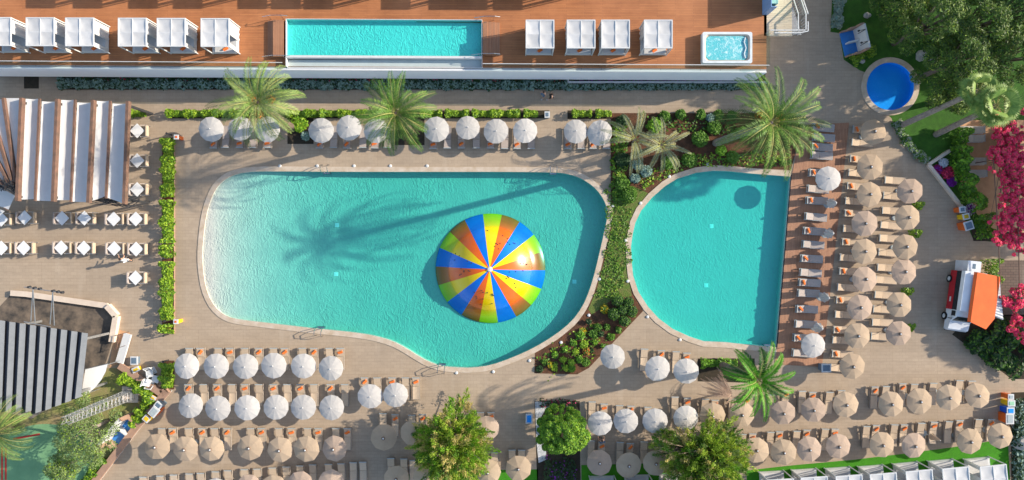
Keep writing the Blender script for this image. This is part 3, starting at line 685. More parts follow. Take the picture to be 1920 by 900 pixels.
lrow('s', [(1208.7, 654, F), (1240, 657, T), (1268, 659, F), (1288, 661.5, T)], -.03, 'below the right pool')
I_ = [(1110.5, 753, F), (1133, 757, T), (1162, 760, F), (1183, 761, T), (1215, 763, F), (1266, 744, F), (1289, 746, T), (1322.7, 748, F), (1341, 750, T), (1374, 748, F), (1401, 744, T), (1445, 740, F), (1474, 732, T), (1504.7, 733, F), (1524, 735, T), (1556, 735, F), (1578, 732, F),
      (1641, 725, T), (1662, 724, F), (1693, 719, T), (1715, 720, F), (1750.7, 718, F), (1800, 713, F), (1822.7, 714, T)]
lrow('s', I_, -.02, 'in the upper row at the lower right')
J_ = [(1109, 826, F), (1128.5, 829, T), (1163, 829, F), (1182, 831, T), (1208, 828, F), (1236, 826, T), (1327, 810, T), (1342.7, 810, F), (1359, 812, F), (1375, 814, T), (1393, 814, F), (1411.5, 813, T), (1445.5, 810, F), (1462, 809, T), (1494.5, 808, F), (1513, 806, T), (1548, 804, F), (1566, 804, T),
      (1625.5, 799, F), (1643.5, 797, T), (1678, 796, F), (1696, 796, T), (1728, 793, F), (1752, 791, T), (1780, 790, F), (1800, 788, T), (1836, 786, F), (1859, 786, T)]
lrow('s', J_, -.03, 'in the lower row at the lower right')
K_ = [(1524, 237, T), (1525, 256, F), (1521, 274, T), (1521, 290, F), (1517, 323, T), (1514, 353, F), (1512, 375, T), (1510, 405, F), (1507, 432, T), (1505, 457, F), (1502, 484, T), (1500, 510, F), (1498, 529, T), (1496, 549, F), (1493, 579, T), (1491, 607, F), (1488, 633, T), (1486, 661, F)]
lrow('d', K_, PI/2-.07, 'on the timber deck beside the right pool', 'top')
L_ = [(1599, 242, T), (1597, 266, F), (1594, 297, T), (1591, 323, F), (1588.5, 348, T), (1585, 376, F), (1584, 399, T), (1581, 428, F), (1579, 453, T), (1575, 482, F), (1574, 508, T), (1570, 538, F), (1568, 562, T), (1566, 589, F), (1563, 618, T), (1561, 637, F), (1560, 663, T), (1557, 689, F)]
lrow('s', L_, PI/2-.07, 'in the first column of tan parasols', 'top')
N_ = [(1659, 337), (1656, 366), (1654, 394), (1651, 421), (1649, 446), (1647, 472), (1645, 501), (1642, 524), (1640, 552), (1637, 579), (1635, 604), (1633, 630)]
lrow('s', [(x, y, F) for x, y in N_], PI/2-.07, 'in the second column of tan parasols', 'top')
lrow('c', [(1846, 243, F), (1846, 259, F), (1848, 302, F), (1850, 325, F)], -PI/2+.02, 'on the right terrace by the pink flowers', 'top')
# ------------------------------------------------------------------ parasols
def parasol_kit(n, cloth, R=1.15, tip=.5, cap=True, seedrot=0, wr=0):
    zr = 2.02; mb = MB(); rings = 5; vs = [(0, 0, zr+tip)]; seg = n*2
    for i in range(1, rings+1):
        t = i/rings
        for k in range(seg):
            a = PI*k/n; mid = k % 2
            r = R*t*(1-(.03 if n > 8 else .05)*mid*(1 if i == rings else t)); z = zr+tip*(1-t)+.05*math.sin(PI*t)-((.011 if n > 8 else .018)*mid*t)
            vs.append((r*math.cos(a), r*math.sin(a), z+wr*math.sin(3*a+5*t)*t))
    f = [(0, 1+k, 1+(k+1) % seg) for k in range(seg)]
    for i in range(rings-1):
        o = 1+i*seg; f += [(o+k, o+seg+k, o+seg+(k+1) % seg, o+(k+1) % seg) for k in range(seg)]
    o = 1+(rings-1)*seg; m = len(vs)
    vs += [(vs[o+k][0]*.995, vs[o+k][1]*.995, vs[o+k][2]-.09) for k in range(seg)]
    f += [(o+k, m+k, m+(k+1) % seg, o+(k+1) % seg) for k in range(seg)]
    mb.add(vs, f); can = mb.mesh('canopy', cloth); subs = []
    if cap:
        mb = MB(); mb.lathe([(.0, zr+tip+.1), (.1, zr+tip+.09), (.17, zr+tip+.03), (.17, zr+tip-.0)], n); subs.append(('vent', mb.mesh('vent', 'brown')))
        mb = MB(); mb.lathe([(0, zr+tip+.16), (.06, zr+tip+.15), (.08, zr+tip+.1)], 8); subs.append(('finial', mb.mesh('finial', 'white')))
    else:
        mb = MB(); mb.lathe([(0, zr+tip+.1), (.04, zr+tip+.08), (.05, zr+tip+.0)], 8); subs.append(('finial', mb.mesh('finial', 'white')))
    k = [('canopy', can, subs)]
    mb = MB(); mb.cyl(0, 0, .1, zr+tip-.03, .028, 8); k.append(('pole', mb.mesh('pole', 'white'), []))
    mb = MB(); mb.lathe([(0, .1), (.2, .1), (.27, .05), (.27, 0), (0, 0)], 12); k.append(('base', mb.mesh('base', 'greyp'), []))
    mb = MB()
    for j in range(n):
        a = 2*PI*j/n; mb.bar((0, 0, zr+tip-.06), (R*.98*math.cos(a), R*.98*math.sin(a), zr-.03), .014)
    k.append(('ribs', mb.mesh('ribs', 'white'), []))
    return k
UK = {'w': [parasol_kit(11, 'umbw', 1.15, .29, False), parasol_kit(12, 'umbw', 1.13, .26, False, wr=.015), parasol_kit(11, 'umbw', 1.16, .31, False, wr=-.015)],
      't': [parasol_kit(8, 'umbt', 1.18, .3), parasol_kit(8, 'umbt', 1.2, .28, wr=.015), parasol_kit(8, 'umbp', 1.18, .3, wr=-.02)],
      's': [parasol_kit(9, 'umbt', 1.18, .28), parasol_kit(9, 'umbp', 1.18, .28)]}
def urow(kind, pts, where, end='left'):
    nm = {'w': 'off-white', 't': 'tan', 's': 'tan'}[kind]
    for i, (px, py) in enumerate(pts):
        c0 = W(px, py, 1.98); c0.z = 0
        ki = random.choice(UK[kind])
        o = place(ki, 'parasol', f'open {nm} parasol, {ORD[i]} from the {end}, {where}', 'parasol', c0, random.uniform(0, PI), 'open parasols '+where, (random.uniform(.965, 1.03), random.uniform(.965, 1.03), random.uniform(.94, 1.04)))
        o.rotation_euler.x = random.gauss(0, .035); o.rotation_euler.y = random.gauss(0, .035)
urow('w', [(397, 243), (450, 241), (503, 243), (604, 245), (655, 241), (706, 245), (819, 243), (875, 243), (929, 245), (982, 245), (1079, 248), (1124, 247)], 'in the row above the main pool')
urow('w', [(351, 689), (406, 686), (460, 686), (513, 686), (567, 685), (622, 688)], 'in the first row below the main pool')
urow('w', [(359, 763), (409, 765), (462, 765), (517, 765), (569, 764), (622, 765)], 'in the second row below the main pool')
urow('w', [(693, 743), (743, 740)], 'in the short row below the pool ladder')
urow('t', [(296, 839), (348.5, 840), (398, 841), (469.5, 839), (525, 842), (576, 839.5), (630, 841)], 'in the third row below the main pool')
urow('t', [(467, 915), (514, 915), (564, 906), (620, 905), (744, 896), (800, 894), (918, 884), (972, 879)], 'in the bottom row left of the lime tree')
urow('w', [(405, 918)], 'at the bottom edge of the lower left')
urow('s', [(719, 819), (775, 811), (912, 804)], 'in the upper row around the feathery tree')
urow('w', [(1149, 668), (1233, 691), (1286, 694)], 'below the right pool')
urow('w', [(1124, 794), (1175, 790), (1229, 787), (1284, 783)], 'right of the round lime tree')
urow('t', [(1336, 780), (1390, 777), (1469, 771), (1527, 769), (1585, 759), (1671, 759), (1722, 752), (1780, 745), (1833, 745)], 'in the upper row at the lower right')
urow('s', [(1122.5, 871), (1177, 871), (1229, 866)], 'in the lower row beside the lime tree')
urow('t', [(1417, 847), (1470.5, 848), (1517, 842), (1570.5, 838), (1652, 834), (1710, 834), (1816, 827.5), (1875, 817)], 'in the lower row at the lower right')
urow('w', [(1552, 335), (1524, 648)], 'on the timber deck beside the right pool', 'top')
urow('t', [(1636, 251), (1633, 311), (1629, 366), (1623, 418), (1620, 471), (1618, 526), (1612, 578), (1607, 629), (1598, 687)], 'in the first column beside the timber deck', 'top')
urow('t', [(1706, 356), (1699, 407), (1696, 465), (1692, 511), (1686, 571), (1684, 624)], 'in the second column beside the timber deck', 'top')
def closed_kit(cloth):
    mb = MB(); seg = 16; pr = [(.0, 2.45), (.06, 2.35), (.1, 2.1), (.16, 1.7), (.22, 1.35), (.27, 1.15)]
    vs = [(r*(1+.25*(j % 2))*math.cos(2*PI*j/seg), r*(1+.25*(j % 2))*math.sin(2*PI*j/seg), z) for r, z in pr for j in range(seg)]
    mb.add(vs, [(i*seg+j, i*seg+(j+1) % seg, (i+1)*seg+(j+1) % seg, (i+1)*seg+j) for i in range(len(pr)-1) for j in range(seg)])
    k = [('canopy', mb.mesh('canopy', cloth), [])]
    mb = MB(); mb.cyl(0, 0, .1, 2.45, .028, 8); k.append(('pole', mb.mesh('pole', 'white'), []))
    mb = MB(); mb.lathe([(0, .1), (.2, .1), (.27, .05), (.27, 0), (0, 0)], 12); k.append(('base', mb.mesh('base', 'greyp'), []))
    return k
CK = closed_kit('umbw')
for i, (px, py) in enumerate(((1551, 382), (1546, 438), (1538, 556), (1526, 612))):
    place(CK, 'closed_parasol', f'folded white parasol on the timber deck, {ORD[i]} from the top', 'parasol', G(px, py), i, 'folded white parasols on the timber deck', (1.5, 1.5, .74))
place(closed_kit('umbt'), 'closed_parasol', 'folded tan parasol between loungers in the lower right row', 'parasol', G(1733, 812), 0)
# ------------------------------------------------------------------ climbing dome in the main pool
dc = W(919, 504, .3); dome = thing('play_dome', 'giant striped blue yellow and orange climbing dome standing in the main pool', 'play dome', (dc.x, dc.y, WZ-.85))
DS = 5.05
prof = []
Rr = 5.6
for i in range(11):
    r = 3.86*i/10; prof.append((r, math.sqrt(Rr*Rr-r*r)-math.sqrt(Rr*Rr-3.86**2)))
for r, z in ((4.1, -.2), (4.6, -.42), (5.0, -.56), (5.2, -.72)): prof.append((r, z))
rot0 = PI/2+math.radians(28)               # photo angles run clockwise from up
zb = .85
for cidx, cn in enumerate(('dblue', 'dyel', 'dora')):
    for g in range(6):
        a0 = rot0-math.radians(20*(g*3+cidx)); mb = MB(); vs = []; ns = 6
        for r, z in prof:
            for s_ in range(ns+1):
                a = a0-math.radians(20)*s_/ns; vs.append((r*math.cos(a), r*math.sin(a), z+zb))
        mb.add(vs, [(i*(ns+1)+j, i*(ns+1)+j+1, (i+1)*(ns+1)+j+1, (i+1)*(ns+1)+j) for i in range(len(prof)-1) for j in range(ns)])
        part('panel', mb, cn, dome, True)
def domez(r): return math.sqrt(Rr*Rr-r*r)-math.sqrt(Rr*Rr-3.86**2)+zb
mb = MB(); mb.lathe([(0, domez(0)+.12), (.18, domez(0)+.1), (.26, domez(.26)+.01)], 12); part('cap', mb, 'white', dome)
for ang0 in (20, 100, 185, 270):
    for j in range(12):
        a = PI/2-math.radians(ang0-24+random.uniform(0, 55)); r = random.uniform(1.7, 3.6)
        mb = MB(); mb.cyl(r*math.cos(a), r*math.sin(a), domez(r)-.02, domez(r)+.05, .055, 8); part('hold', mb, 'dark', dome)
# pool ladders, jets, lamps
def ladder_kit():
    k = []
    for s in (-.27, .27):
        mb = MB(); mb.tube([(s, .55, .0), (s, .55, .55), (s, .4, .8), (s, .1, .85), (s, -.08, .6), (s, -.1, -.6)], .03, 6); k.append(('rail', mb.mesh('rail', 'steel'), []))
    for z in (-.15, -.4):
        mb = MB(); mb.box(-.27, -.16, z, .27, -.04, z+.03); k.append(('rung', mb.mesh('rung', 'steel'), []))
    return k
LK = ladder_kit()
for px, py, rz, lb in ((612, 322, 0, 'steel pool ladder on the top edge of the main pool, left part'), (1037, 323, 0, 'steel pool ladder on the top edge of the main pool, right part'),
                       (601, 616.5, PI-.1, 'steel pool ladder on the bottom edge of the main pool, left part'), (829, 686, PI-.1, 'steel pool ladder at the lowest bend of the main pool'),
                       (1440, 650, PI-.05, 'steel pool ladder at the bottom edge of the right pool')):
    place(LK, 'pool_ladder', lb, 'pool ladder', G(px, py), rz, 'steel pool ladders', 1.15)
for i, (px, py, dz, lb) in enumerate(((632, 422, .6, 'upper one in the left part of the main pool'), (630, 514, .6, 'lower one in the left part of the main pool'), (1077, 528, .75, 'beside the dome in the main pool'),
                                  (1334, 424, .72, 'upper one in the right pool'), (1324, 535, .72, 'lower one in the right pool'))):
    z = WZ-(dmain(G(px, py).x, 0) if px < 1150 else .72); c0 = W(px, py, z)
    mb = MB(); mb.box(-.19, -.19, .0, .19, .19, .02); mb.box(-.1, -.1, .02, .1, .1, .03); solo('floor_drain', mb, 'drain', 'white square drain on the pool floor, '+lb, 'drain', 'drains on the pool floors', loc=c0)
mbl = MB(); mbl.lathe([(0, .1), (.1, .09), (.15, .05), (.15, 0)], 12); lampme = mbl.mesh('deck_lamp', 'white')
for i, (px, py) in enumerate([(525, 311), (595, 311), (664, 311), (732, 311), (801, 311)]):
    tag(link('deck_lamp', lampme, None, G(px, py)), f'white dome deck lamp above the main pool, {ORD[i]} from the left', 'lamp', 'white deck lamps round the pools')
for i, (px, py) in enumerate([(1149, 386), (1124, 523), (1104, 591), (1052, 642), (993, 676), (925, 697), (856, 699)]):
    tag(link('deck_lamp', lampme, None, G(px, py)), f'white dome deck lamp on the right and lower rim of main pool, {ORD[i]} from the top', 'lamp', 'white deck lamps round the pools')
for i, (px, py) in enumerate([(1327, 308), (1255, 331), (1201, 381), (1173, 451), (1177, 527), (1214, 594), (1275, 637)]):
    tag(link('deck_lamp', lampme, None, G(px, py)), f'white dome deck lamp round the right pool, {ORD[i]} from the top', 'lamp', 'white deck lamps round the pools')
#PLANTS
# ------------------------------------------------------------------ hedges and planting
def hedge(px, wid, h, label, mat='leafy', dens=1500, size=.11, name='hedge', group=None, kind=None, mat2='leafg', n2=.25):
    P = [G(*p) for p in px]; c0 = P[0].lerp(P[-1], .5); C = []
    for a_, b_ in zip(P, P[1:]):
        L = (b_-a_).length; n = int(L*wid*dens*.25)+5; t = rng.uniform(0, 1, n); s = rng.uniform(-.5, .5, n)
        d = (b_-a_).normalized(); nx = Vector((-d.y, d.x, 0))
        lump = 1+.22*np.sin(t*L*3.3+1)+.12*np.sin(t*L*7.7)
        z = h*(1-(np.abs(s)*2)**3*.5)*rng.uniform(.35, 1, n)**.4*lump*.92
        C.append(np.stack([a_.x+d.x*L*t+nx.x*s*wid*lump, a_.y+d.y*L*t+nx.y*s*wid*lump, z], 1))
    C = np.concatenate(C)-np.array([c0.x, c0.y, 0]); m = rng.uniform(size=len(C)) < n2
    t_ = thing(name, label, 'hedge' if name == 'hedge' else 'plant', c0, 0, group) if kind is None else None
    me = leafmesh('foliage', [(leafarr(C[~m], size, .5, .6), mat), (leafarr(C[m], size, .5, .6), mat2)])
    if kind: return tag(link(name, me, None, c0), label, 'ground cover', None, kind)
    link('foliage', me, t_)
    mb = MB()
    for a_, b_ in zip(P, P[1:]):
        n = max(1, int((b_-a_).length/.5))
        for j in range(n):
            q = a_.lerp(b_, (j+.5)/n)-c0
            for e_ in range(3): mb.tube([(q.x, q.y, 0), (q.x+random.uniform(-.2, .2), q.y+random.uniform(-.2, .2), h*.75)], [.03, .01], 4)
    part('stems', mb, 'trunk', t_)
for i, (y0, y1, x) in enumerate(((262, 370, 319), (376, 455, 319), (459, 482, 318), (490, 598, 318), (606, 622, 316), (678, 725, 318))):
    hedge([(x, y0), (x-(1 if i % 2 else -1), (y0+y1)/2), (x, y1)], 1.15, .95, f'lime green clipped hedge left of the main pool, {ORD[i]} from the top', group='hedges left of the main pool', dens=1300)
for i, (x0, x1) in enumerate(((316, 400), (402, 470), (540, 600), (602, 690), (790, 830), (836, 880), (886, 975), (982, 1008), (1072, 1108), (1116, 1145), (246, 278))):
    hedge([(x0, 214), (x1, 214)], .62, .7, f'low lime green hedge beside the upper walkway, {ORD[i]} along from the left' if i < 10 else 'short lime green hedge at the top corner of the pergola', group='hedges beside the upper walkway', dens=1700)
hedge([(113, 157), (1062, 159)], 1.0, .55, 'blue-grey lavender foliage planted along the foot of the white terrace wall', 'lav', 900, .13, 'lavender_planting', kind='stuff', mat2='leafd', n2=.35)
hedge([(1062, 164), (1432, 163)], .55, .5, 'blue-grey foliage strip in front of the white planter wall', 'lav', 1100, .13, 'grey_foliage_strip', kind='stuff', mat2='leafd', n2=.35)
hedge([(160, 148), (1060, 151)], .5, .6, 'dark shrubs with red flowers against the terrace wall', 'leafd', 700, .11, 'dark_shrub_strip', kind='stuff', mat2='flowerr', n2=.08)
pl = thing('planter_wall', 'low white planter wall below the terrace near the big palm', 'planter', G(1250, 152))
mb = MB(); x0, x1 = -187/20, 187/20; mb.box(x0, -.28, 0, x1, -.13, .55); mb.box(x0, -.13, 0, x0+.15, .45, .55); part('wall', mb, 'white', pl)
hedge([(1068, 151), (1428, 151)], .35, .5, 'purple and red flowers inside the white planter', 'leafd', 1100, .1, 'planter_flowers', kind='stuff', mat2='flowerp', n2=.4)
hedge([(1572, 0), (1566, 55)], .9, .5, 'silver grey shrub strip at the top left corner of the lawn', 'silver', 900, .14, 'silver_shrub', mat2='lav', n2=.4)
hedge([(1678, 228), (1694, 262), (1720, 292), (1736, 302)], .8, .45, 'silvery shrub border along the lawn edge', 'silver', 800, .14, 'silver_shrub', mat2='leafg', n2=.4)
hedge([(1792, 245), (1790, 300), (1800, 340), (1812, 378), (1838, 382)], 1.5, 1.6, 'thick green hedge between the lawn and the tiled terrace', 'leafg', 900, .14, mat2='leafb', n2=.4)
hedge([(1832, 402), (1840, 445)], 1.6, 1.5, 'green bush behind the coloured bins on the right', 'leafg', 900, .14, mat2='leafb', n2=.4)
hedge([(1850, 485), (1852, 530)], 1.5, 1.3, 'squared yellow green hedge behind the food truck', 'leafy', 1200, .09, mat2='leafg', n2=.5)
hedge([(1594, 116), (1625, 97), (1640, 95)], 1.0, .4, 'bright green low hedge beside the upper shower', 'leafy', 900, .12, mat2='leafg', n2=.4)
hedge([(232, 705), (262, 722), (288, 742), (272, 765), (262, 788), (250, 785)], .95, 1.0, 'bright lime hedge winding round the lattice tower', 'leafy', 1100, .12, mat2='leafg', n2=.3)
hedge([(200, 855), (182, 880), (160, 905)], .9, .6, 'yellow green hedge along the green court', 'leafy', 900, .12, mat2='leafg', n2=.5)
hedge([(1312, 680), (1380, 680)], .8, .55, 'green shrubs in the bed below the right pool', 'leafb', 1000, .1, mat2='leafg', n2=.4)
for i, (px, py) in enumerate(((1716, 385), (1712, 437), (1697, 545), (1700, 612))):
    hedge([(px, py-6), (px, py+8)], .9, .7, f'small yellow green bush beside the tan parasols, {ORD[i]} from the top', group='bushes beside the tan parasols', dens=1200)
hedge([(1905, 690), (1860, 665), (1812, 628)], 2.0, .9, 'dark green shrubs filling the bed below the food truck', 'leafd', 500, .17, 'bed_shrubs', kind='stuff', mat2='leafg', n2=.35)
hedge([(1850, 610), (1990, 660)], 2.6, 1.1, 'mixed green shrubs at the right edge below the brick yard', 'leafd', 450, .17, 'edge_shrubs', kind='stuff', mat2='leafg', n2=.5)
hedge([(1905, 745), (1908, 900)], 1.3, .7, 'grey and dark green shrubs down the right edge', 'lav', 600, .15, 'right_edge_shrubs', kind='stuff', mat2='leafd', n2=.6)
hedge([(1950, 745), (1950, 940)], 2.6, .8, 'dark shrubs beyond the right edge bed', 'leafd', 300, .18, 'far_bed_shrubs', kind='stuff', mat2='leafg', n2=.4)
hedge([(1012, 745+10), (1080, 757)], .8, .3, 'small dark plants at the head of the lime tree bed', 'leafd', 500, .1, 'bed_plants', kind='stuff', mat2='flowerr', n2=.15)
hedge([(1020, 882), (1080, 884)], 2.2, .35, 'dark plants with small purple flowers below the lime tree', 'leafd', 300, .12, 'low_bed_plants', kind='stuff', mat2='flowerp', n2=.1)
hedge([(1160, 355), (1158, 480), (1140, 560)], 2.2, .16, 'rough grass strip between the two pools', 'leafg', 260, .1, 'rough_grass', kind='stuff', mat2='leafy', n2=.1)
def shrub(name, label, px, py, r, h, mats, dens=900, size=.09, group=None):
    c0 = G(px, py); t_ = thing(name, label, 'plant', c0, 0, group)
    nb = 5; sp = [((r*.4*math.cos(k*2.5)*random.uniform(.4, 1), r*.4*math.sin(k*2.5)*random.uniform(.4, 1), h*.5), (r*.7, r*.7, h*.5)) for k in range(nb)]
    sets = [(clumps(sp, dens/nb/len(mats)*1.6, size), m) for m in mats]
    link('foliage', leafmesh('foliage', sets), t_)
    mb = MB()
    for k in range(4): mb.tube([(0, 0, 0), (r*.4*math.cos(k*1.6), r*.4*math.sin(k*1.6), h*.6)], [.03, .012], 4)
    part('stems', mb, 'trunk', t_)
for i, (px, py) in enumerate(((1157, 563), (1177, 566), (1150, 588), (1166, 580), (1184, 583), (1169, 601))):
    shrub('round_shrub', f'dense dark green round shrub in the cluster between the pools, {ORD[i]} from the top', px, py, .58, .9, ['leafd', 'leafg'], 1500, .07, 'dark round shrubs between the pools')
pts = [(1120, 610, 'g'), (1140, 612, 'g'), (1160, 618, 'g'), (1095, 620, 'y'), (1105, 603, 'd'), (1088, 628, 'b'), (1112, 628, 'g'), (1128, 625, 'd'), (1145, 630, 'g'), (1072, 640, 'b'), (1092, 645, 'l'), (1112, 640, 'b'), (1130, 645, 'g'),
       (1060, 655, 'b'), (1078, 660, 'l'), (1098, 660, 'r'), (1112, 655, 'd'), (1040, 665, 'b'), (1052, 675, 'l'), (1068, 678, 'l'), (1085, 675, 'b'), (1020, 675, 'g'), (1028, 685, 'y'), (1015, 690, 'd'), (1040, 690, 'l'), (1060, 692, 'l'), (1075, 692, 'b'), (1100, 676, 'g'), (1132, 580, 'y')]
kinds = {'g': (['leafg'], 'mid green'), 'y': (['flowery', 'leafg'], 'yellow flowered'), 'd': (['leafd'], 'dark leaved'), 'b': (['leafb', 'leafg'], 'bright green'), 'l': (['leafy'], 'lime green'), 'r': (['fruit', 'leafg'], 'rusty orange')}
hedge([(1015, 688), (1050, 672), (1090, 650), (1125, 622)], 2.6, .14, 'small scattered seedlings over the red soil of the bed', 'leafg', 35, .13, 'bed_seedlings', kind='stuff', mat2='leafy', n2=.3)
cnt = {}
for px, py, k in sorted(pts, key=lambda q: q[1]):
    i = cnt.get(k, 0); cnt[k] = i+1
    shrub('bedding_plant', f'{kinds[k][1]} bedding plant in the red soil below the dark shrubs, {ORD[i]} from the top', px+random.uniform(-4, 4), py+random.uniform(-3, 3), random.uniform(.2, .44), random.uniform(.2, .45), kinds[k][0], random.choice((350, 600, 900)), random.choice((.1, .15)), 'bedding plants between the pools')
for i, (px, py, r, m) in enumerate(((1165, 228, .6, 'leafd'), (1225, 237, .7, 'leafb'), (1245, 218, .5, 'leafg'), (1275, 216, .5, 'leafg'), (1312, 216, .5, 'leafg'), (1345, 217, .5, 'leafg'), (1370, 217, .45, 'leafg'), (1337, 240, .7, 'leafg'), (1310, 262, .8, 'leafg'), (1290, 300, .7, 'leafg'),
      (1350, 283, .5, 'leafb'), (1372, 295, .6, 'leafg'), (1165, 300, .8, 'leafd'), (1193, 310, .5, 'lav'), (1210, 322, .6, 'lav'), (1190, 335, .5, 'lav'), (1250, 305, .6, 'leafg'), (1165, 345, .7, 'leafg'), (1180, 365, .8, 'leafg'), (1330, 222, .4, 'lav'), (1390, 250, .6, 'leafg'))):
    shrub('garden_plant', f'leafy plant in the palm garden above the right pool, {ORD[i]} along the bed', px, py, r, .5+r*.4, [m], 700, .13, 'garden plants round the palms')
shrub('garden_plant', 'blue-grey agave like plant in the bed of the left palm', 574, 256, .45, .5, ['lav'], 700, .12)
shrub('garden_plant', 'bright green shrub at the top of the left palm bed', 562, 233, .8, .6, ['leafb', 'leafy'], 800, .11)
hedge([(1160, 230), (1160, 375)], 1.4, .4, 'green grass tufts down the left side of the palm garden', 'leafg', 320, .13, 'garden_grass_tufts', kind='stuff', mat2='leafy', n2=.2)
hedge([(1200, 345), (1290, 300), (1400, 300), (1480, 300)], 1.2, .25, 'sparse low ground cover along the garden edge', 'leafg', 150, .12, 'garden_ground_cover', kind='stuff', mat2='leafy', n2=.4)
hedge([(1200, 228), (1380, 240)], 1.5, .25, 'sparse ground cover behind the pale young palms', 'leafg', 110, .13, 'palm_ground_cover', kind='stuff', mat2='leafd', n2=.4)
shrub('white_flowers', 'white flowering clump in the raised corner flower bed', 1766, 306, .5, .45, ['flowerw'], 1200, .08)
shrub('red_flowers', 'red and pink flower clump in the raised corner flower bed', 1776, 325, .65, .4, ['flowerr', 'pink'], 900, .08)
shrub('purple_flowers', 'bright purple flower clump lowest in the corner flower bed', 1782, 342, .5, .4, ['flowerp'], 1200, .08)
shrub('purple_flowers', 'dark purple and magenta flowers at the corner of the flower bed', 1756, 318, .5, .4, ['flowerp', 'flowerr'], 900, .08)
shrub('white_flowers', 'blue-white flowers behind the coloured bins', 1817, 393, .55, .45, ['flowerw', 'flowerp'], 900, .09)
fb = thing('flower_bed_wall', 'low stone wall round the corner flower bed', 'wall', G(1770, 340))
mb = MB(); P = GP([(1738, 309), (1778, 283)]); q = GP([(1738, 309), (1800, 388)])
for a_, b_ in ((P[0], P[1]), (q[0], q[1])): mb.bar(Vector((a_.x, a_.y, .17))-fb.location, Vector((b_.x, b_.y, .17))-fb.location, .28, .34)
part('wall', mb, 'cream', fb)
# ------------------------------------------------------------------ trees and palms
def tree(name, label, px, py, z, r, h, specs, mats, dens, size, trunkr=.18, group=None, cat='tree', asp=.5, base=None, tm='trunk', shell=.6):
    c0 = base or W(px, py, z); c0 = Vector((c0.x, c0.y, 0)); off = W(px, py, z)-Vector((c0.x, c0.y, 0)); off.z = 0
    t_ = thing(name, label, cat, c0, 0, group)
    S = [((off.x+x, off.y+y, zz), rd) for (x, y, zz), rd in specs]
    link('crown', leafmesh('crown', [(clumps(S, d_, s_, asp=asp, shell=shell), m) for (m, d_, s_) in mats]), t_)
    mb = MB(); top = Vector((off.x*.5, off.y*.5, h*.45))
    mb.tube([(0, 0, 0), (off.x*.2, off.y*.2, h*.22), top], [trunkr, trunkr*.85, trunkr*.7], 8)
    for (x, y, zz), rd in S[:14]: 
        e_ = Vector((x, y, zz)); md = top.lerp(e_, .5)+Vector((0, 0, -.2)); mb.tube([top, md, e_], [trunkr*.5, trunkr*.28, .03], 5)
    part('trunk', mb, tm, t_, True)
    return t_
def randspec(n, r, h0, h1, cr, flat=.7, hole=0, sq=(1, 1)):
    out = []
    for i in range(n):
        a = i*2.399; q = max(hole, math.sqrt((i+.5)/n))*r
        z = h1-(h1-h0)*(q/r)**2+random.uniform(-.3, .3); c = cr*random.uniform(.75, 1.25)
        out.append(((q*math.cos(a)*sq[0]+random.uniform(-.2, .2), q*math.sin(a)*sq[1]+random.uniform(-.2, .2), z), (c, c, c*flat)))
    return out
tree('round_tree', 'round dense lime green tree in the gravel bed at the bottom centre', 1054, 812, 3.2, 2.2, 4, [(c_, (q_[0]*f_, q_[1]*f_, q_[2]*f_)) for (c_, q_), f_ in zip(randspec(76, 2.1, 2.0, 3.5, .38, hole=.3), [random.uniform(.6, 1.35) for _ in range(76)])], [('leafb', 520, .1), ('leafy', 260, .1), ('leafg', 260, .1), ('leafd', 90, .1)], 0, 0)
def feather(label, px, py, R_, n, sq, seed, cols, hgt=(3.4, 6.2)):
    """crown of radiating plumes: every plume is a twig set with fine upswept leaves"""
    random.seed(seed); r = np.random.default_rng(seed); off = W(px, py, 4.8); b0 = Vector((off.x*1.0, off.y*1.0, 0)); t_ = thing('feathery_tree', label, 'tree', b0, 0, 'feathery trees at the bottom of the photo'); C = [[] for _ in cols]; tw_mb = MB()
    for i in range(n):
        a = i*2.39996+random.uniform(-.3, .3); q = math.sqrt((i+.5)/n)*R_*(1+.13*math.sin(3*a+seed)+.1*math.sin(5*a+1)); base = Vector((q*.72*math.cos(a)*sq[0], q*.72*math.sin(a)*sq[1], hgt[1]-(hgt[1]-hgt[0])*(q/R_)**2-.5+random.uniform(-.7, .5)))
        d = Vector((math.cos(a)*(q/R_)*1.1+random.uniform(-.35, .35), math.sin(a)*(q/R_)*1.1+random.uniform(-.35, .35), 1.0-.75*(q/R_))).normalized(); L = random.uniform(.7, 1.35)
        if random.random() < .12: L *= 1.4
        m = 130; t = r.uniform(0, 1, m)**.8; w = .3*np.sin(PI*np.clip(t*.85+.12, 0, 1))
        P = np.array(base)+np.outer(t*L, np.array(d))+r.normal(size=(m, 3))*w[:, None]*.62
        u = np.array(d)+r.normal(size=(m, 3))*.45+np.array([0, 0, .15]); u /= np.linalg.norm(u, axis=1)[:, None]; v = np.cross(u, r.normal(size=(m, 3))); v /= np.linalg.norm(v, axis=1)[:, None]
        s_ = r.uniform(.09, .2, m)[:, None]; Q = np.empty((m, 4, 3)); Q[:, 0] = P-u*s_*.6; Q[:, 1] = P+v*s_*.2; Q[:, 2] = P+u*s_; Q[:, 3] = P-v*s_*.2
        tip = random.random(); wts = [c[1] for c in cols]; k = random.choices(range(len(cols)), wts)[0]; C[k].append(Q.reshape(-1, 3))
        tw_mb.tube([base*.35+Vector((0, 0, .8)), base, base+d*L*.8], [.07, .03, .008], 4)
    link('crown', leafmesh('crown', [(np.concatenate(c), cols[k][0]) for k, c in enumerate(C) if c]), t_); part('branches', tw_mb, 'trunk', t_)
    mb = MB(); mb.tube([(0, 0, 0), (.1, .05, 1.2), (0, 0, 2.6)], [.26, .22, .16], 8); part('trunk', mb, 'trunk', t_, True)
feather('large feathery yellow green tree right of the bottom centre-left loungers', 846, 842, 3.6, 330, (1, 1.05), 4, [('leaft', 5), ('leafb', 2.4), ('leaftb', 1.8), ('leafg', 1.5)])
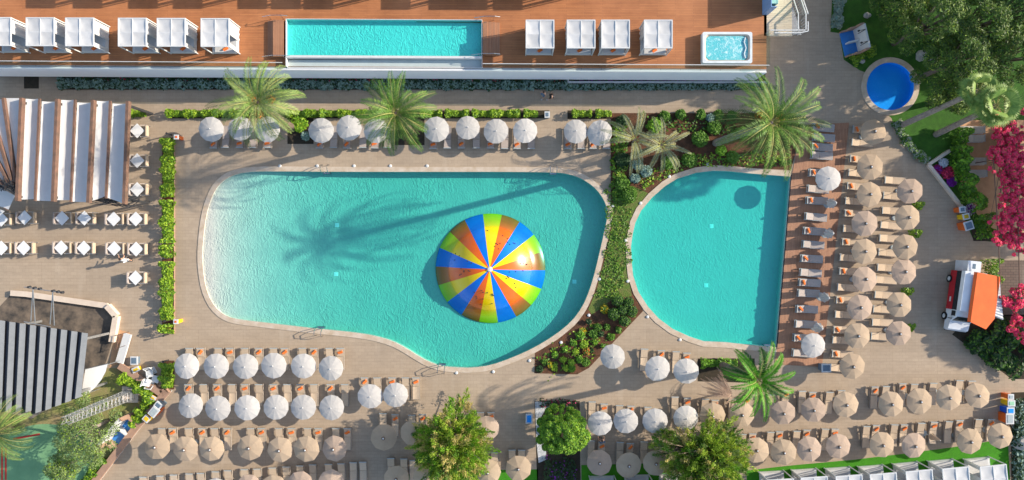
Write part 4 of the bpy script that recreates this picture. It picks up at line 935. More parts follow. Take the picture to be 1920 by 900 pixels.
feather('wide feathery green tree at the bottom, left of the lower right palm', 1328, 868, 3.9, 360, (1.15, .92), 12, [('leaft', 5), ('leafb', 1.6), ('leafo', 1.8), ('leaftb', 1.4), ('leafg', 2)])
tree('olive_tree', 'grey green olive tree with sprawling limbs over the green court', 152, 812, 4, 3, 5, randspec(30, 2.7, 2.8, 4.6, .72, sq=(.95, 1.15), hole=.25), [('leafo', 170, .1), ('leafy', 22, .1)], 0, 0, .2, asp=.3, tm='trunkg', shell=.3)
tree('olive_tree', 'olive green shrub tree below the olive at the bottom left edge', 110, 880, 2.5, 2, 3, randspec(14, 1.3, 1.8, 2.6, .6), [('leafo', 200, .1), ('leafy', 60, .1)], 0, 0, .12, asp=.35)
tr = [(1692, 6, 'topmost left pine at the lawn corner', 2.2), (1756, 40, 'pine left of the pale rocks', 3.2), (1806, 112, 'pine standing behind the pale rocks', 3.4), (1838, 45, 'pine in the middle of the top right group', 3.4), (1895, 100, 'pine at the right edge above the fan palm', 3.2), (1905, 20, 'pine in the top right corner', 3.2), (1790, 178, 'small pine above the leaning trunks', 1.6)]
for i, (px, py, lb, r) in enumerate(tr):
    tree('pine_tree', 'dark olive green '+lb, px, py, 6.5 if r > 2.2 else 3.5, r, 8.5 if r > 2.2 else 5, randspec(int(9*r), r*.95, 4.4 if r > 2.2 else 3, 8.4 if r > 2.2 else 4.4, .72, flat=.5), [('leafp', 120, .15), ('leafg', 26, .14), ('leafd', 30, .14), ('leaft', 14, .14)], 0, 0, .28, 'pine trees over the lawn at top right', asp=.25, shell=.35)
for i, (px, py, r, h) in enumerate(((2075, 235, 2.6, 8), (2085, 300, 2.8, 8), (2095, 365, 2.6, 8), (1990, 40, 3, 9), (1720, -85, 3.2, 9), (1800, -70, 3, 9), (1870, -110, 3.2, 9), (1935, -55, 3, 9), (1640, -110, 3, 8), (1330, -130, 3, 8.5), (2160, 560, 2.6, 8))):
    tree('pine_tree', 'dark pine standing beyond the edge of the photo', px, py, 0, r, h, randspec(26, r, h*.55, h, 1.1), [('leafp', 60, .2), ('leafd', 25, .2)], 0, 0, .28, 'pine trees beyond the frame', asp=.4)
def frond(vs, fs, ms, base, az, el, L, droop, ll, nl, mi=0, mr=1, wv=0, vee=.45, lw=.035):
    pts = []; p = Vector(base); a = el; st = 12
    for i in range(st+1):
        pts.append(p.copy()); a2 = az+wv*i/st
        p = p+Vector((math.cos(a2)*math.cos(a), math.sin(a2)*math.cos(a), math.sin(a)))*L/st; a -= droop/st*(1+.6*i/st)
    for i in range(st):                       # rachis strip
        d = (pts[i+1]-pts[i]).normalized(); s = d.cross(Vector((0, 0, 1))); s = s.normalized() if s.length > .01 else Vector((1, 0, 0))
        w0, w1 = .035*(1-i/st)+.008, .035*(1-(i+1)/st)+.008; o = len(vs); vs += [pts[i]-s*w0, pts[i]+s*w0, pts[i+1]+s*w1, pts[i+1]-s*w1]; fs.append((o, o+1, o+2, o+3)); ms.append(mr)
    for j in range(nl):
        t = .1+.9*j/(nl-1); f_ = t*st; i = min(st-1, int(f_)); q = pts[i].lerp(pts[i+1], f_-i); d = (pts[i+1]-pts[i]).normalized()
        s = d.cross(Vector((0, 0, 1))); s = s.normalized() if s.length > .01 else Vector((1, 0, 0)); u = s.cross(d)
        l = ll*(.35+.65*math.sin(PI*min(1, .18+t*.78)))*random.uniform(.85, 1.1)
        for sg in (-1, 1):
            dr = (s*sg*(1-.25*t)+d*(.45+.5*t)+u*vee*random.uniform(.4, 1)-Vector((0, 0, 1))*.12*random.random()).normalized(); w_ = (d*lw)
            tip = q+dr*l-Vector((0, 0, l*.15)); mid = q+dr*l*.55; o = len(vs)
            vs += [q-w_*.5, mid-w_*.7, tip, mid+w_*.7]; fs.append((o, o+1, o+2, o+3)); ms.append(mi)
def palm(name, label, px, py, z, base_px, R, n, mat, group=None, fruit=0, trunkr=.28, nl=44, ll=.5, seed=1, els=(-.5, 1.25), droop=1.6, lw=.035, tm='trunk', vee=.45):
    random.seed(seed); top = W(px, py, z); b0 = G(*base_px); t_ = thing(name, label, 'palm tree', b0, 0, group); off = Vector((top.x-b0.x, top.y-b0.y, z))
    vs, fs, ms = [], [], []
    for i in range(n):
        t = i/n; az = i*2.39996+random.uniform(-.25, .25); el = els[0]+(els[1]-els[0])*t**.8+random.uniform(-.1, .1)
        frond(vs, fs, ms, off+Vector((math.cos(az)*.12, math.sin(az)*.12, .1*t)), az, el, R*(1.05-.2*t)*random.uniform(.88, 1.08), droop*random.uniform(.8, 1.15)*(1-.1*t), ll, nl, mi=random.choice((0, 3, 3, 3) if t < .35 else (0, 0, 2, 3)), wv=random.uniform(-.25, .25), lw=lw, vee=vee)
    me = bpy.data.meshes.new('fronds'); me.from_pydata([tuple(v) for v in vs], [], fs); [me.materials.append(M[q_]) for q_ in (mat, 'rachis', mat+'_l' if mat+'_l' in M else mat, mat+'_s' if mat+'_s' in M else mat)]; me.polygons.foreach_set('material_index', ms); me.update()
    link('crown', me, t_)
    mb = MB(); st = 14; pp = []; rr_ = []
    for i in range(st+1):
        t = i/st; pp.append(Vector((off.x*t, off.y*t, z*t))); rr_.append(trunkr*(1.25-.35*t+(.08 if i % 2 else 0))*(1.25 if t > .93 else 1))
    mb.tube(pp, rr_, 10); part('trunk', mb, tm, t_)
    for k in range(fruit):
        a = k*2.1+.4; C = off+Vector((math.cos(a)*.9, math.sin(a)*.9, -.45)); P_, d_ = blob(C, (.35, .35, .45), 260, .2)
        link('fruit_cluster', leafmesh('fruit_cluster', [(leafarr(P_, .06, .3, .9), 'fruit')]), t_)
    random.seed(seed+50)
    return t_
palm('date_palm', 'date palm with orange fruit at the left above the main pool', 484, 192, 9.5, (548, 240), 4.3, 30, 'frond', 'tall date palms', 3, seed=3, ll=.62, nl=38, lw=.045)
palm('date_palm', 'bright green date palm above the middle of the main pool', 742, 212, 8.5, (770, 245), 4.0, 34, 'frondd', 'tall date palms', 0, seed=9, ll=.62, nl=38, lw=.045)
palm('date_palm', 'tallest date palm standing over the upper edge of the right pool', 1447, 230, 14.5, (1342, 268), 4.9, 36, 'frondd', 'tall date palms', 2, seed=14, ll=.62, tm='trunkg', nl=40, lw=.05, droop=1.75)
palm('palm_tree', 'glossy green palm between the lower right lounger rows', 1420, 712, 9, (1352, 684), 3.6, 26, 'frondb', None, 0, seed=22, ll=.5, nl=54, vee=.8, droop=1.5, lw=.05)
palm('young_palm', 'sparse pale young palm nearest the parasol row in the garden', 1190, 262, 3, (1188, 268), 3.5, 12, 'fronds', 'pale young palms in the garden', 0, .18, 44, .36, 31, (.1, .9), 1.3)
palm('young_palm', 'sparse pale young palm with drooping fronds in the garden middle', 1240, 272, 3, (1236, 276), 3.3, 14, 'fronds', 'pale young palms in the garden', 0, .18, 44, .34, 37, (-.2, .9), 1.5)
palm('date_palm', 'yellowish palm fronds reaching in at the bottom left edge', -8, 812, 6, (20, 800), 3.6, 26, 'frond', None, 0, seed=41)
# dead frond plant
random.seed(5); t_ = thing('dead_palm_frond', 'dry brown drooping palm frond beside the lower right palm', 'palm frond', G(1362, 735)); vs, fs, ms = [], [], []
for i in range(14): frond(vs, fs, ms, Vector((0, 0, 1.6)), PI*.55+i*.09+random.uniform(-.05, .05)+.25, .25, random.uniform(2.2, 3.3), 1.0, .2, 22, lw=.06)
for a in (-2.2, -1.7): frond(vs, fs, ms, Vector((0, 0, 1.6)), a, .2, 2.8, 1.0, .14, 16, lw=.06)
me = bpy.data.meshes.new('dry_leaves'); me.from_pydata([tuple(v) for v in vs], [], fs); me.materials.append(M['deadf']); me.materials.append(M['deadf']); me.polygons.foreach_set('material_index', ms); link('dry_leaves', me, t_)
mb = MB(); mb.tube([(0, 0, 0), (0, 0, 1.65)], [.1, .05], 6); part('stalk', mb, 'deadf', t_)
# fan palms on the right
def fanpalm(label, px, py, z, base_px, R, n, seed):
    random.seed(seed); top = W(px, py, z); b0 = G(*base_px); t_ = thing('fan_palm', label, 'palm tree', b0, 0, 'fan palms beside the lawn'); off = Vector((top.x-b0.x, top.y-b0.y, z)); mb = MB()
    for i in range(n):
        az = i*2.4; el = -.4+1.3*(i/n); d = Vector((math.cos(az)*math.cos(el), math.sin(az)*math.cos(el), math.sin(el))); c0 = off+d*R*.5; mb.bar(off, c0, .03, m=1)
        s = d.cross(Vector((0, 0, 1))).normalized(); u = s.cross(d)
        for k in range(17):
            a = -1.45+2.9*k/16; dr = d*math.cos(a)+s*math.sin(a); q = c0+dr*R*.52*random.uniform(.9, 1.05)-Vector((0, 0, .12)); w_ = (d*-math.sin(a)+s*math.cos(a))*.065
            mid = c0+dr*R*.3+u*.02; mb.add([c0, mid-w_, q, mid+w_], [(0, 1, 2, 3)])
    part('crown', mb, ['frond', 'rachis'], t_)
    mb = MB(); mb.tube([off*(i/8) for i in range(9)], [.3-.012*i for i in range(9)], 8); part('trunk', mb, 'trunkg', t_)
fanpalm('fan palm with grey leaning trunk, crown at the right edge above the pink flowers', 1868, 198, 9, (1755, 252), 1.9, 30, 3)
fanpalm('taller fan palm whose grey trunk lies across the upper lawn', 1835, 170, 8.5, (1688, 236), 1.6, 20, 4)
# bougainvillea
def boug(label, specs, n=900):
    c0 = G(specs[0][0], specs[0][1]); t_ = thing('bougainvillea', label, 'climbing plant', c0, 0, 'pink bougainvillea on the right'); S = []
    for px, py, r in specs:
        for k in range(int(8*r)+2):
            q = W(px+random.gauss(0, 7)*r, py+random.gauss(0, 7)*r, 2.6)-c0; cr = random.uniform(.12, .34); S.append(((q.x, q.y, 2.6+random.uniform(-.3, .3)), (cr, cr, cr*.7)))
    link('blossom', leafmesh('blossom', [(clumps(S, n*.55, .085, asp=.9, up=.5, shell=.2), 'pink'), (clumps(S, n*.12, .09, shell=.2), 'leafg')]), t_)
    mb = MB()
    for s in S[::4]: mb.tube([(0, 0, 0), (s[0][0]*.5, s[0][1]*.5, 1.6), s[0]], [.05, .03, .01], 5)
    part('stems', mb, 'trunk', t_)
boug('pink bougainvillea mass above the tiled terrace at the right edge', [(1880, 245, 1.6), (1898, 240, 2.4), (1885, 262, 2.4), (1905, 265, 2), (1875, 285, 1.6), (1895, 292, 2.4), (1878, 312, 1.5), (1900, 318, 2.2), (1912, 335, 2), (1888, 335, 1.8), (1905, 358, 2), (1892, 378, 1.6), (1912, 385, 1.8), (1890, 405, 1.6), (1908, 410, 2), (1882, 430, 1.5), (1900, 432, 2.2), (1915, 448, 1.6), (1898, 455, 1.2)])
boug('pink bougainvillea over the brick yard at the lower right edge', [(1898, 558, 1.1), (1912, 548, 1.2), (1915, 575, 1.5), (1905, 600, 1.0), (1898, 612, .8), (1918, 618, 1.3)], 600)
random.seed(77)
exec_marker = 0
#THINGS
# ------------------------------------------------------------------ pergola with canvas sails
pz = 3.6; pg = thing('canvas_pergola', 'pergola of dark timber beams with white canvas panels above the dining terrace', 'pergola', G(140, 290))
def L3(px, py, z): return W(px, py, z)-pg.location
beams = [((42, 184), (34, 377), 1), ((74.5, 185), (66, 377), 0), ((109, 186), (101, 378), 1), ((141, 187), (133, 379), 0), ((176, 188), (167, 380), 1), ((207, 189), (199, 372), 0), ((241, 190), (234, 383), 1)]
for a_, b_, hi in beams:
    z = pz+(.35 if hi else .1); mb = MB(); mb.bar(L3(*a_, z), L3(*b_, z), .26 if hi else .17, .45 if hi else .16); part('beam', mb, 'beam', pg)
    for q in (a_, b_):
        if hi: mb = MB(); g_ = L3(q[0], q[1]+(8 if q is a_ else -8), z); mb.box(g_.x-.1, g_.y-.1, 0, g_.x+.1, g_.y+.1, z-.25); part('post', mb, 'dark', pg)
for j, ((a0, b0, h0), (a1, b1, h1)) in enumerate(zip(beams, beams[1:])):
    mb = MB(); n, m = 10, 16; vs = []
    for i in range(n+1):
        u = i/n
        for k in range(m+1):
            v = k/m; y0 = a0[1]+(5 if j % 2 else 1); p0 = L3(a0[0]+4, y0, pz).lerp(L3(b0[0]+3, b0[1]-(1 if j % 2 else 3), pz), v); p1 = L3(a1[0]-3, y0, pz).lerp(L3(b1[0]-3, b1[1]-(1 if j % 2 else 4), pz), v)
            q = p0.lerp(p1, u); q.z -= .16*math.sin(PI*u)+.02*math.sin(v*30+u*3); vs.append(q)
    mb.add(vs, [(i*(m+1)+k, (i+1)*(m+1)+k, (i+1)*(m+1)+k+1, i*(m+1)+k+1) for i in range(n) for k in range(m)]); part('canvas_panel', mb, 'sail', pg, True)
fanb = [((42, 184), (34, 377)), ((7, 184), (30, 342)), ((-22, 195), (25, 346)), ((-40, 235), (20, 348)), ((-45, 290), (12, 352))]
for a_, b_ in fanb[1:]:
    mb = MB(); mb.bar(L3(*a_, pz+.2), L3(*b_, pz+.2), .24, .3); part('beam', mb, 'beam', pg)
for (a0, b0), (a1, b1) in zip(fanb, fanb[1:]):
    mb = MB(); mb.add([L3(*a0, pz+.05), L3(b0[0], min(b0[1], 340), pz+.05), L3(*b1, pz+.05), L3(*a1, pz+.05)], [(0, 1, 2, 3)]); part('canvas_panel', mb, 'sail', pg)
t_ = thing('corner_sail', 'white kite shaped canvas sail with brown hem left of the pergola', 'sail', G(10, 370)); mb = MB()
def L4(px, py, z): return W(px, py, z)-t_.location
mb.add([L4(-30, 345, 3.2), L4(2, 352, 3.2), L4(28, 367, 3.3), L4(16, 393, 3.1), L4(-30, 375, 3.0)], [(0, 1, 2, 3, 4)]); part('canvas', mb, 'sail', t_)
mb = MB(); mb.bar(L4(-5, 380, 3.0), L4(15, 394, 3.05), .1); mb.bar(L4(-30, 365, 3.0), L4(-5, 380, 3.0), .1); part('hem', mb, 'beam', t_)
mb = MB(); mb.bar(L4(28, 367, 3.25), L4(26, 368, 0), .08); mb.bar(L4(-28, 350, 3.2), L4(-26, 350, 0), .08); part('pole', mb, 'dark', t_)
t_ = thing('corner_sail', 'small pale blue canvas panel overlapping the leftmost dining tables', 'sail', G(3, 400)); mb = MB()
mb.add([L4(-20, 385, 2.6), L4(9, 396, 2.6), L4(-4, 408, 2.6), L4(-20, 412, 2.6)], [(0, 1, 2, 3)]); part('canvas', mb, 'sail', t_)
mb = MB(); mb.bar(L4(9, 396, 2.58), L4(9, 396, 0), .06); part('pole', mb, 'dark', t_)
def truss(label, px, segs, z):
    t_ = thing('metal_truss', label, 'truss', G(*px)); 
    for a_, b_ in segs:
        mb = MB(); A, B = W(a_[0], a_[1], z)-t_.location, W(b_[0], b_[1], z)-t_.location; d = (B-A); s = Vector((-d.y, d.x, 0)).normalized()*.18; L = d.length
        for q in (s, -s, Vector((0, 0, .3))): mb.bar(A+q, B+q*.3, .05)
        n = max(3, int(L/.45)); ps = [s, Vector((0, 0, .3)), -s]
        for i in range(n): mb.bar(A.lerp(B, i/n)+ps[i % 3], A.lerp(B, (i+1)/n)+ps[(i+1) % 3], .03)
        part('lattice_arm', mb, 'dark', t_)
    mb = MB(); c0 = W(segs[0][0][0], segs[0][0][1], z)-t_.location; mb.bar((c0.x, c0.y, 0), c0, .1); part('mast', mb, 'dark', t_)
truss('dark folded metal lattice arms at the lower right corner of the pergola', (215, 380), [((232, 384), (150, 368)), ((228, 382), (186, 366)), ((198, 379), (218, 366)), ((218, 366), (240, 386)), ((240, 386), (262, 375)), ((170, 378), (240, 386)), ((240, 372), (262, 376)), ((190, 372), (232, 377))], 3.0)
truss('dark lattice hub where the fan of pergola beams meets', (20, 348), [((30, 350), (-10, 335)), ((30, 345), (-10, 350)), ((28, 360), (-10, 340)), ((22, 335), (28, 362)), ((5, 335), (25, 358)), ((-5, 345), (30, 352)), ((12, 330), (8, 358)), ((30, 338), (0, 356))], 3.8)
# ------------------------------------------------------------------ dining tables
def table_kit():
    k = []; s = .66
    mb = MB(); M4 = Matrix.Rotation(PI/4, 4, 'Z'); s2 = .48; mb.box(-s2, -s2, .72, s2, s2, .75, 0, M4); k.append(('tabletop', mb.mesh('tabletop', 'tablew'), []))
    mb = MB(); mb.cyl(0, 0, .03, .72, .04, 8); k.append(('pedestal', mb.mesh('pedestal', 'dark'), []))
    mb = MB(); mb.box(-.25, -.25, 0, .25, .25, .03, 0, M4); k.append(('foot', mb.mesh('foot', 'dark'), []))
    return k
def chair_kit(seat):
    k = []; w = .53
    mb = MB(); mb.box(-.3, -w+.08, .36, .28, w-.08, .46); k.append(('seat', mb.mesh('seat', seat), []))
    mb = MB(); mb.box(.26, -w+.05, .42, .36, w-.05, .85); k.append(('backrest', mb.mesh('backrest', seat), []))
    for s in (-1, 1):
        mb = MB(); mb.box(-.34, s*w-.04, .58, .3, s*w+.04, .62); k.append(('armrest', mb.mesh('armrest', 'cream'), []))
        for x in (-.32, .3): mb = MB(); mb.box(x-.025, s*w-.025, 0, x+.025, s*w+.025, .58 if x < 0 else .9); k.append(('leg', mb.mesh('leg', 'metal'), []))
    return k
TK, CH1, CH2 = table_kit(), chair_kit('sling'), chair_kit('slingd')
tabs = [('in the column beside the pergola', [(257, 245), (257, 301), (257, 355)], 'top'), ('in the upper row below pergola', [(2, 411), (46, 408), (116, 409), (158, 409), (213, 410.5), (254.5, 410.5)], 'left'),
        ('in the lower row below pergola', [(2, 465), (44, 465), (114.5, 464.5), (157, 465), (214, 466), (255, 467)], 'left'), ('alone below the dining rows', [(254, 521)], '')]
for where, pts, end in tabs:
    for i, (px, py) in enumerate(pts):
        nm = f'{ORD[i]} from the {end}, ' if end else ''
        c0 = W(px, py, .75); c0.z = 0
        place(TK, 'dining_table', f'white square dining table set diagonally, {nm}{where}', 'table', c0, 0, 'dining tables')
        place(CH1, 'armchair', f'cream armchair right of the table {nm}{where}', 'armchair', c0+Vector((.55, 0, 0)), 0, 'dining armchairs')
        place(CH2, 'armchair', f'taupe armchair left of the table {nm}{where}', 'armchair', c0+Vector((-.42, 0, 0)), PI, 'dining armchairs')
# ------------------------------------------------------------------ stage corner
sz = 4.2; st = thing('stage_canopy', 'ribbed grey stage roof with valleys coloured dark as shade at the lower left', 'stage roof', G(70, 680))
def L5(px, py, z): return W(px, py, z)-st.location
n = 11
for i in range(n):
    x1 = 165-i*19.4; x0 = x1-11.5; yt = 625-i*2.9; xb1 = 152-i*18.6; xb0 = xb1-11.3; yb = 744+i*7.2 if i < 4 else 771-(i-4)*1.3
    mb = MB(); A, B, Cc, Dd = L5(x0, yt-1.5, sz+.25), L5(x1, yt, sz+.1), L5(xb1, yb, sz+.1), L5(xb0, yb+4, sz+.25)
    mb.add([A, B, Cc, Dd], [(0, 1, 2, 3)]); part('roof_rib', mb, 'roofg', st)
    mb = MB(); g0, g1 = L5(x0-9, yt-4, sz-.25), L5(xb0-8.2, yb+6, sz-.25)
    mb.add([A, Dd, g1, g0], [(0, 1, 2, 3)]); part('roof_valley', mb, 'roof_shade', st)
for q in ((160, 635), (150, 735), (20, 612), (10, 755)):
    mb = MB(); g_ = L5(q[0], q[1], sz-.3); mb.box(g_.x-.1, g_.y-.1, 0, g_.x+.1, g_.y+.1, sz-.27); part('post', mb, 'metal', st)
t_ = thing('stage_sail', 'bright white quarter round canvas beside the stage roof', 'sail', G(180, 710)); mb = MB(); z = 2.5
M['sailw'] = pm('bright_sailcloth', (.85, .84, .82), (.8, .79, .77), 2, .8)
q = [(152, 744), (160, 692), (202, 682), (198, 697), (190, 712), (178, 727), (166, 737)]; mb.add([W(*p, z)-t_.location for p in q], [tuple(range(len(q)))]); part('canvas', mb, 'sailw', t_)
mb = MB(); mb.bar(W(160, 692, z-.02)-t_.location, W(202, 682, z-.02)-t_.location, .06); 
for p in ((156, 740), (200, 684)): c0 = W(*p, z)-t_.location; mb.bar((c0.x, c0.y, 0), (c0.x, c0.y, z-.03), .06)
part('frame', mb, 'metal', t_)
sw = thing('stage_wall', 'low cream wall round the stained stage floor', 'wall', G(130, 570)); pts = GP([(24, 549), (52, 551), (205, 573), (222, 592), (214, 640)])
mb = MB()
for a_, b_ in zip(pts, pts[1:]): mb.bar(a_-sw.location+Vector((0, 0, .25)), b_-sw.location+Vector((0, 0, .25)), .5, .16 if a_.x < G(200, 0).x else .5)
part('wall', mb, 'cream', sw)
t_ = thing('ramp_wall', 'bright white parapet beside the stage ramp', 'wall', G(235, 655)); mb = MB(); mb.bar(Vector((.45, 1.5, .35)), Vector((-.35, -1.2, .35)), .7, .2); part('wall', mb, 'white', t_)
for a_, b_ in (((215, 630), (242, 622)), ((212, 655), (235, 648)), ((224, 628), (218, 655))):
    mb = MB(); mb.bar(W(*a_, .9)-t_.location, W(*b_, .9)-t_.location, .05); part('rail', mb, 'beam', t_)
pol = thing('lighting_rig', 'stage lighting rig of two pole pairs carrying six dark spotlights', 'lighting rig', G(75, 615)); rz_ = 6.0
def L6(px, py, z): return W(px, py, z)-pol.location
for tp_, bt in (((62, 541), (58, 590)), ((62, 541), (66, 592)), ((99, 547), (94, 596)), ((99, 547), (102, 598))):
    mb = MB(); A = L6(*tp_, rz_); Bq = L6(bt[0]+18, bt[1]-20+10, 0.0); mb.tube([A, L6(bt[0], bt[1]+12, 4.4)], .04, 6); part('pole', mb, 'metal', pol)
mb = MB(); mb.tube([L6(45, 538, rz_), L6(117, 549, rz_)], .035, 6); part('crossbar', mb, 'metal', pol)
mb = MB(); mb.tube([L6(45, 603, 4.45), L6(95, 613, 4.45)], .04, 6); part('crossbar', mb, 'metal', pol)
for x in (53, 63, 73, 98, 107, 115):
    mb = MB(); q = L6(x, 538.5+(x-53)*.16, rz_); mb.cyl(q.x, q.y, q.z-.25, q.z+.05, .13, 8, r2=.1); part('spotlight', mb, 'dark', pol)
tw_ = thing('lattice_tower', 'grey steel lattice tower on a square concrete base above the green court', 'tower', G(246, 739)); mb = MB(); mb.box(-.75, -.75, 0, .75, .75, .2); part('base', mb, 'cream', tw_)
mb = MB(); nseg = 16; hh = 9.3; sp = .42
def crn(i, k): z = .2+hh*i/nseg; s = sp*(1-.35*i/nseg); return Vector(((s if k in (0, 3) else -s), (s if k < 2 else -s), z))
for k in range(4):
    mb.tube([crn(0, k), crn(nseg, k)], .032, 5)
    for i in range(nseg): mb.tube([crn(i, k), crn(i+1, (k+1) % 4)], .015, 4, cap=False); mb.tube([crn(i, k), crn(i, (k+1) % 4)], .022, 4, cap=False)
part('lattice', mb, 'metal', tw_)
wl_ = thing('boundary_wall', 'brown topped low wall zigzagging between the lawn and the lounger terrace', 'wall', G(260, 760)); mb = MB()
P = GP([(228, 684), (262, 706), (306, 736), (318, 730)]); Q = GP([(318, 730), (258, 800), (182, 900), (160, 930)])
for a_, b_ in list(zip(P, P[1:]))+list(zip(Q, Q[1:])): mb.bar(a_-wl_.location+Vector((0, 0, .3)), b_-wl_.location+Vector((0, 0, .3)), .6, .34)
part('wall', mb, 'wallb', wl_)
mb = MB()
for a_, b_ in zip(Q, Q[1:]): mb.bar(a_-wl_.location+Vector((.24, -.1, .02)), b_-wl_.location+Vector((.24, -.1, .02)), .06, .1)
part('edge_strip', mb, 'white', wl_)
# ------------------------------------------------------------------ showers
def shower(label, A, B, depth, side, sc=1):
    a_, b_ = G(*A), G(*B); mid = a_.lerp(b_, .5); d = (b_-a_); L = d.length; rz = math.atan2(d.y, d.x); t_ = thing('shower_stand', label, 'shower', mid, rz, 'open air showers'); h = 2.05
    mb = MB(); mb.box(-L/2, -.08, 0, L/2, .08, h); part('back_wall', mb, 'white', t_)
    mb = MB(); mb.box(-L/2, side*.08, 0.0, L/2, side*depth, .09) if side > 0 else mb.box(-L/2, side*depth, 0.0, L/2, side*.08, .09); part('floor', mb, 'bluetile', t_)
    for s in (-1, 1):
        mb = MB(); x0, x1 = s*L/2, s*(L/2+.12); y1 = side*depth
        for z0, z1, q in ((0, .5, 1.0), (.5, 1.2, .65), (1.2, h, .3)): mb.box(min(x0, x1), min(0, y1*q), z0+.001, max(x0, x1), max(0, y1*q), z1)
        part('side_wall', mb, 'wallb', t_)
    mb = MB(); mb.box(-.06, min(side*.09, side*depth*.8), .09, .06, max(side*.09, side*depth*.8), .8); part('divider', mb, 'white', t_)
    for s in (-.5, .5):
        mb = MB(); mb.tube([(s*L/2, side*.1, .8), (s*L/2, side*.12, 2.2), (s*L/2, side*depth*.55, 2.25)], .03, 6); mb.cyl(s*L/2, side*depth*.55, 2.12, 2.25, .09, 8); part('shower_pipe', mb, 'dark', t_)
shower('blue tiled double shower with white wall between the walkway and the lawn', (1600, 57), (1610, 100), 1.35, -1)
shower('blue tiled double shower with brown walls at the lower left court', (209, 822), (246, 775), 1.3, -1)
# rocks
def rock(px, py, r, label, seed):
    random.seed(seed); b = bmesh.new(); bmesh.ops.create_icosphere(b, subdivisions=2, radius=r)
    for v in b.verts: f = random.uniform(.75, 1.2); v.co = Vector((v.co.x*f, v.co.y*f*.9, max(-.05, v.co.z*f*.7+r*.3)))
    me = bpy.data.meshes.new('rock'); b.to_mesh(me); b.free(); me.materials.append(M['rock']); tag(link('rock', me, None, G(px, py)), label, 'rock', 'pale rocks on the lawn')
rock(1727, 105, .65, 'large pale boulder on the lawn right of the round blue pool', 1); rock(1746, 107, .6, 'grey boulder touching the large pale boulder', 2); rock(1625, 30, .32, 'small round pale rock above the upper shower', 3)
rock(1616, 115, .25, 'small pale stone in the low hedge by the shower', 4); rock(1720, 155, .28, 'pale stone on the right rim of the round blue pool', 5); rock(1910, 828, .85, 'large grey boulder in the bed at the right edge', 6)
# ------------------------------------------------------------------ bins, boxes
def bin_(px, py, w, d, h, body, lid, label, rz=0, group='recycling bins'):
    t_ = thing('bin', label, 'bin', W(px, py, h).xy.to_3d(), rz, group); mb = MB()
    v = [(-w/2*.85, -d/2*.85, 0), (w/2*.85, -d/2*.85, 0), (w/2*.85, d/2*.85, 0), (-w/2*.85, d/2*.85, 0), (-w/2, -d/2, h), (w/2, -d/2, h), (w/2, d/2, h), (-w/2, d/2, h)]
    mb.add(v, [(3, 2, 1, 0), (4, 5, 6, 7), (0, 1, 5, 4), (1, 2, 6, 5), (2, 3, 7, 6), (3, 0, 4, 7)]); part('body', mb, body, t_)
    mb = MB(); mb.box(-w/2-.04, -d/2-.04, h+.002, w/2+.04, d/2+.04, h+.07); mb.box(-w/2+.08, -d/2+.08, h+.07, w/2-.08, d/2-.08, h+.1, 1); part('lid', mb, ['white', lid], t_)
bin_(1816, 423, .75, .75, 1.1, 'orangep', 'slate', 'orange bin with slate lid, lowest of three beside the flower bed wall', .3)
bin_(1811, 406, .55, .5, .9, 'yellow', 'flowery', 'yellow bin between the two orange ones near the flower bed', .2)
bin_(1804, 393, .5, .5, .9, 'orangep', 'slate', 'orange bin with grey lid, topmost beside the flower bed wall', .1)
bin_(1893, 785, .65, .9, 1.1, 'orangep', 'greyp', 'large orange bin with grey lid, lowest of four at the right edge')
bin_(1894.5, 770, .62, .55, 1.0, 'blue', 'lblue', 'blue bin with bright blue lid at the right edge')
bin_(1896, 756, .6, .5, 1.0, 'yellow', 'greenp', 'yellow bin with pale green lid at the right edge')
bin_(1895, 744, .45, .45, 1.0, 'orangep', 'greyp', 'orange bin with plain grey lid, topmost of four at the right edge')
bin_(289, 772, .65, .85, 1.1, 'orangep', 'greyp', 'orange bin with grey lid by the brown wall at lower left', -.7)
bin_(297, 760, .6, .5, 1.0, 'slate', 'slate', 'slate bin uppermost by the brown wall at lower left', -.7)
bin_(275, 785, .55, .5, .9, 'yellow', 'yellow', 'yellow bin lowest by the brown wall at lower left', -.7)
bin_(287, 746, .5, .3, .5, 'yellow', 'yellow', 'small yellow crate on the brown wall above the bins', -.5, None)
bin_(255, 693, .6, .4, .5, 'yellow', 'yellow', 'yellow crate near the end of the stage ramp', .4, None)
bin_(992, 785, .55, .8, 1.0, 'slate', 'lblue', 'dark bin with pale blue lid left of the lime tree bed', 0, None)
bin_(1549, 690, .8, .7, .9, 'slate', 'slate', 'dark box at the lower end of the timber deck', 0, None)
bin_(331, 257, .35, .35, 1.0, 'orangep', 'orangep', 'orange towel box at the top of the left hedges', 0, None)
bin_(330, 603, .35, .35, 1.0, 'yellow', 'orangep', 'yellow orange box beside the lower hedges', 0, None)
bin_(1026, 215, .4, .5, .9, 'slate', 'slate', 'slate blue box at the end of the upper hedge row', 0, None)
bin_(252, 676, .6, .7, .5, 'slate', 'slate', 'dark planter box beside the stage ramp', 0, None)
# bollards
mbb = MB(); mbb.cyl(0, 0, 0, .9, .06, 8); mbb.cyl(0, 0, .9, 1.0, .1, 10); bme = mbb.mesh('bollard_lamp', 'dark')
for i, (px, py) in enumerate(((322, 253), (318, 456), (316, 484), (318, 600), (316, 627), (316, 675), (275, 212))):
    tag(link('bollard_lamp', bme, None, G(px, py)), f'small black bollard lamp by the left hedges, {ORD[i]} from the top' if i < 6 else 'small black bollard lamp by the hedge at the pergola corner', 'bollard lamp', 'black bollard lamps')
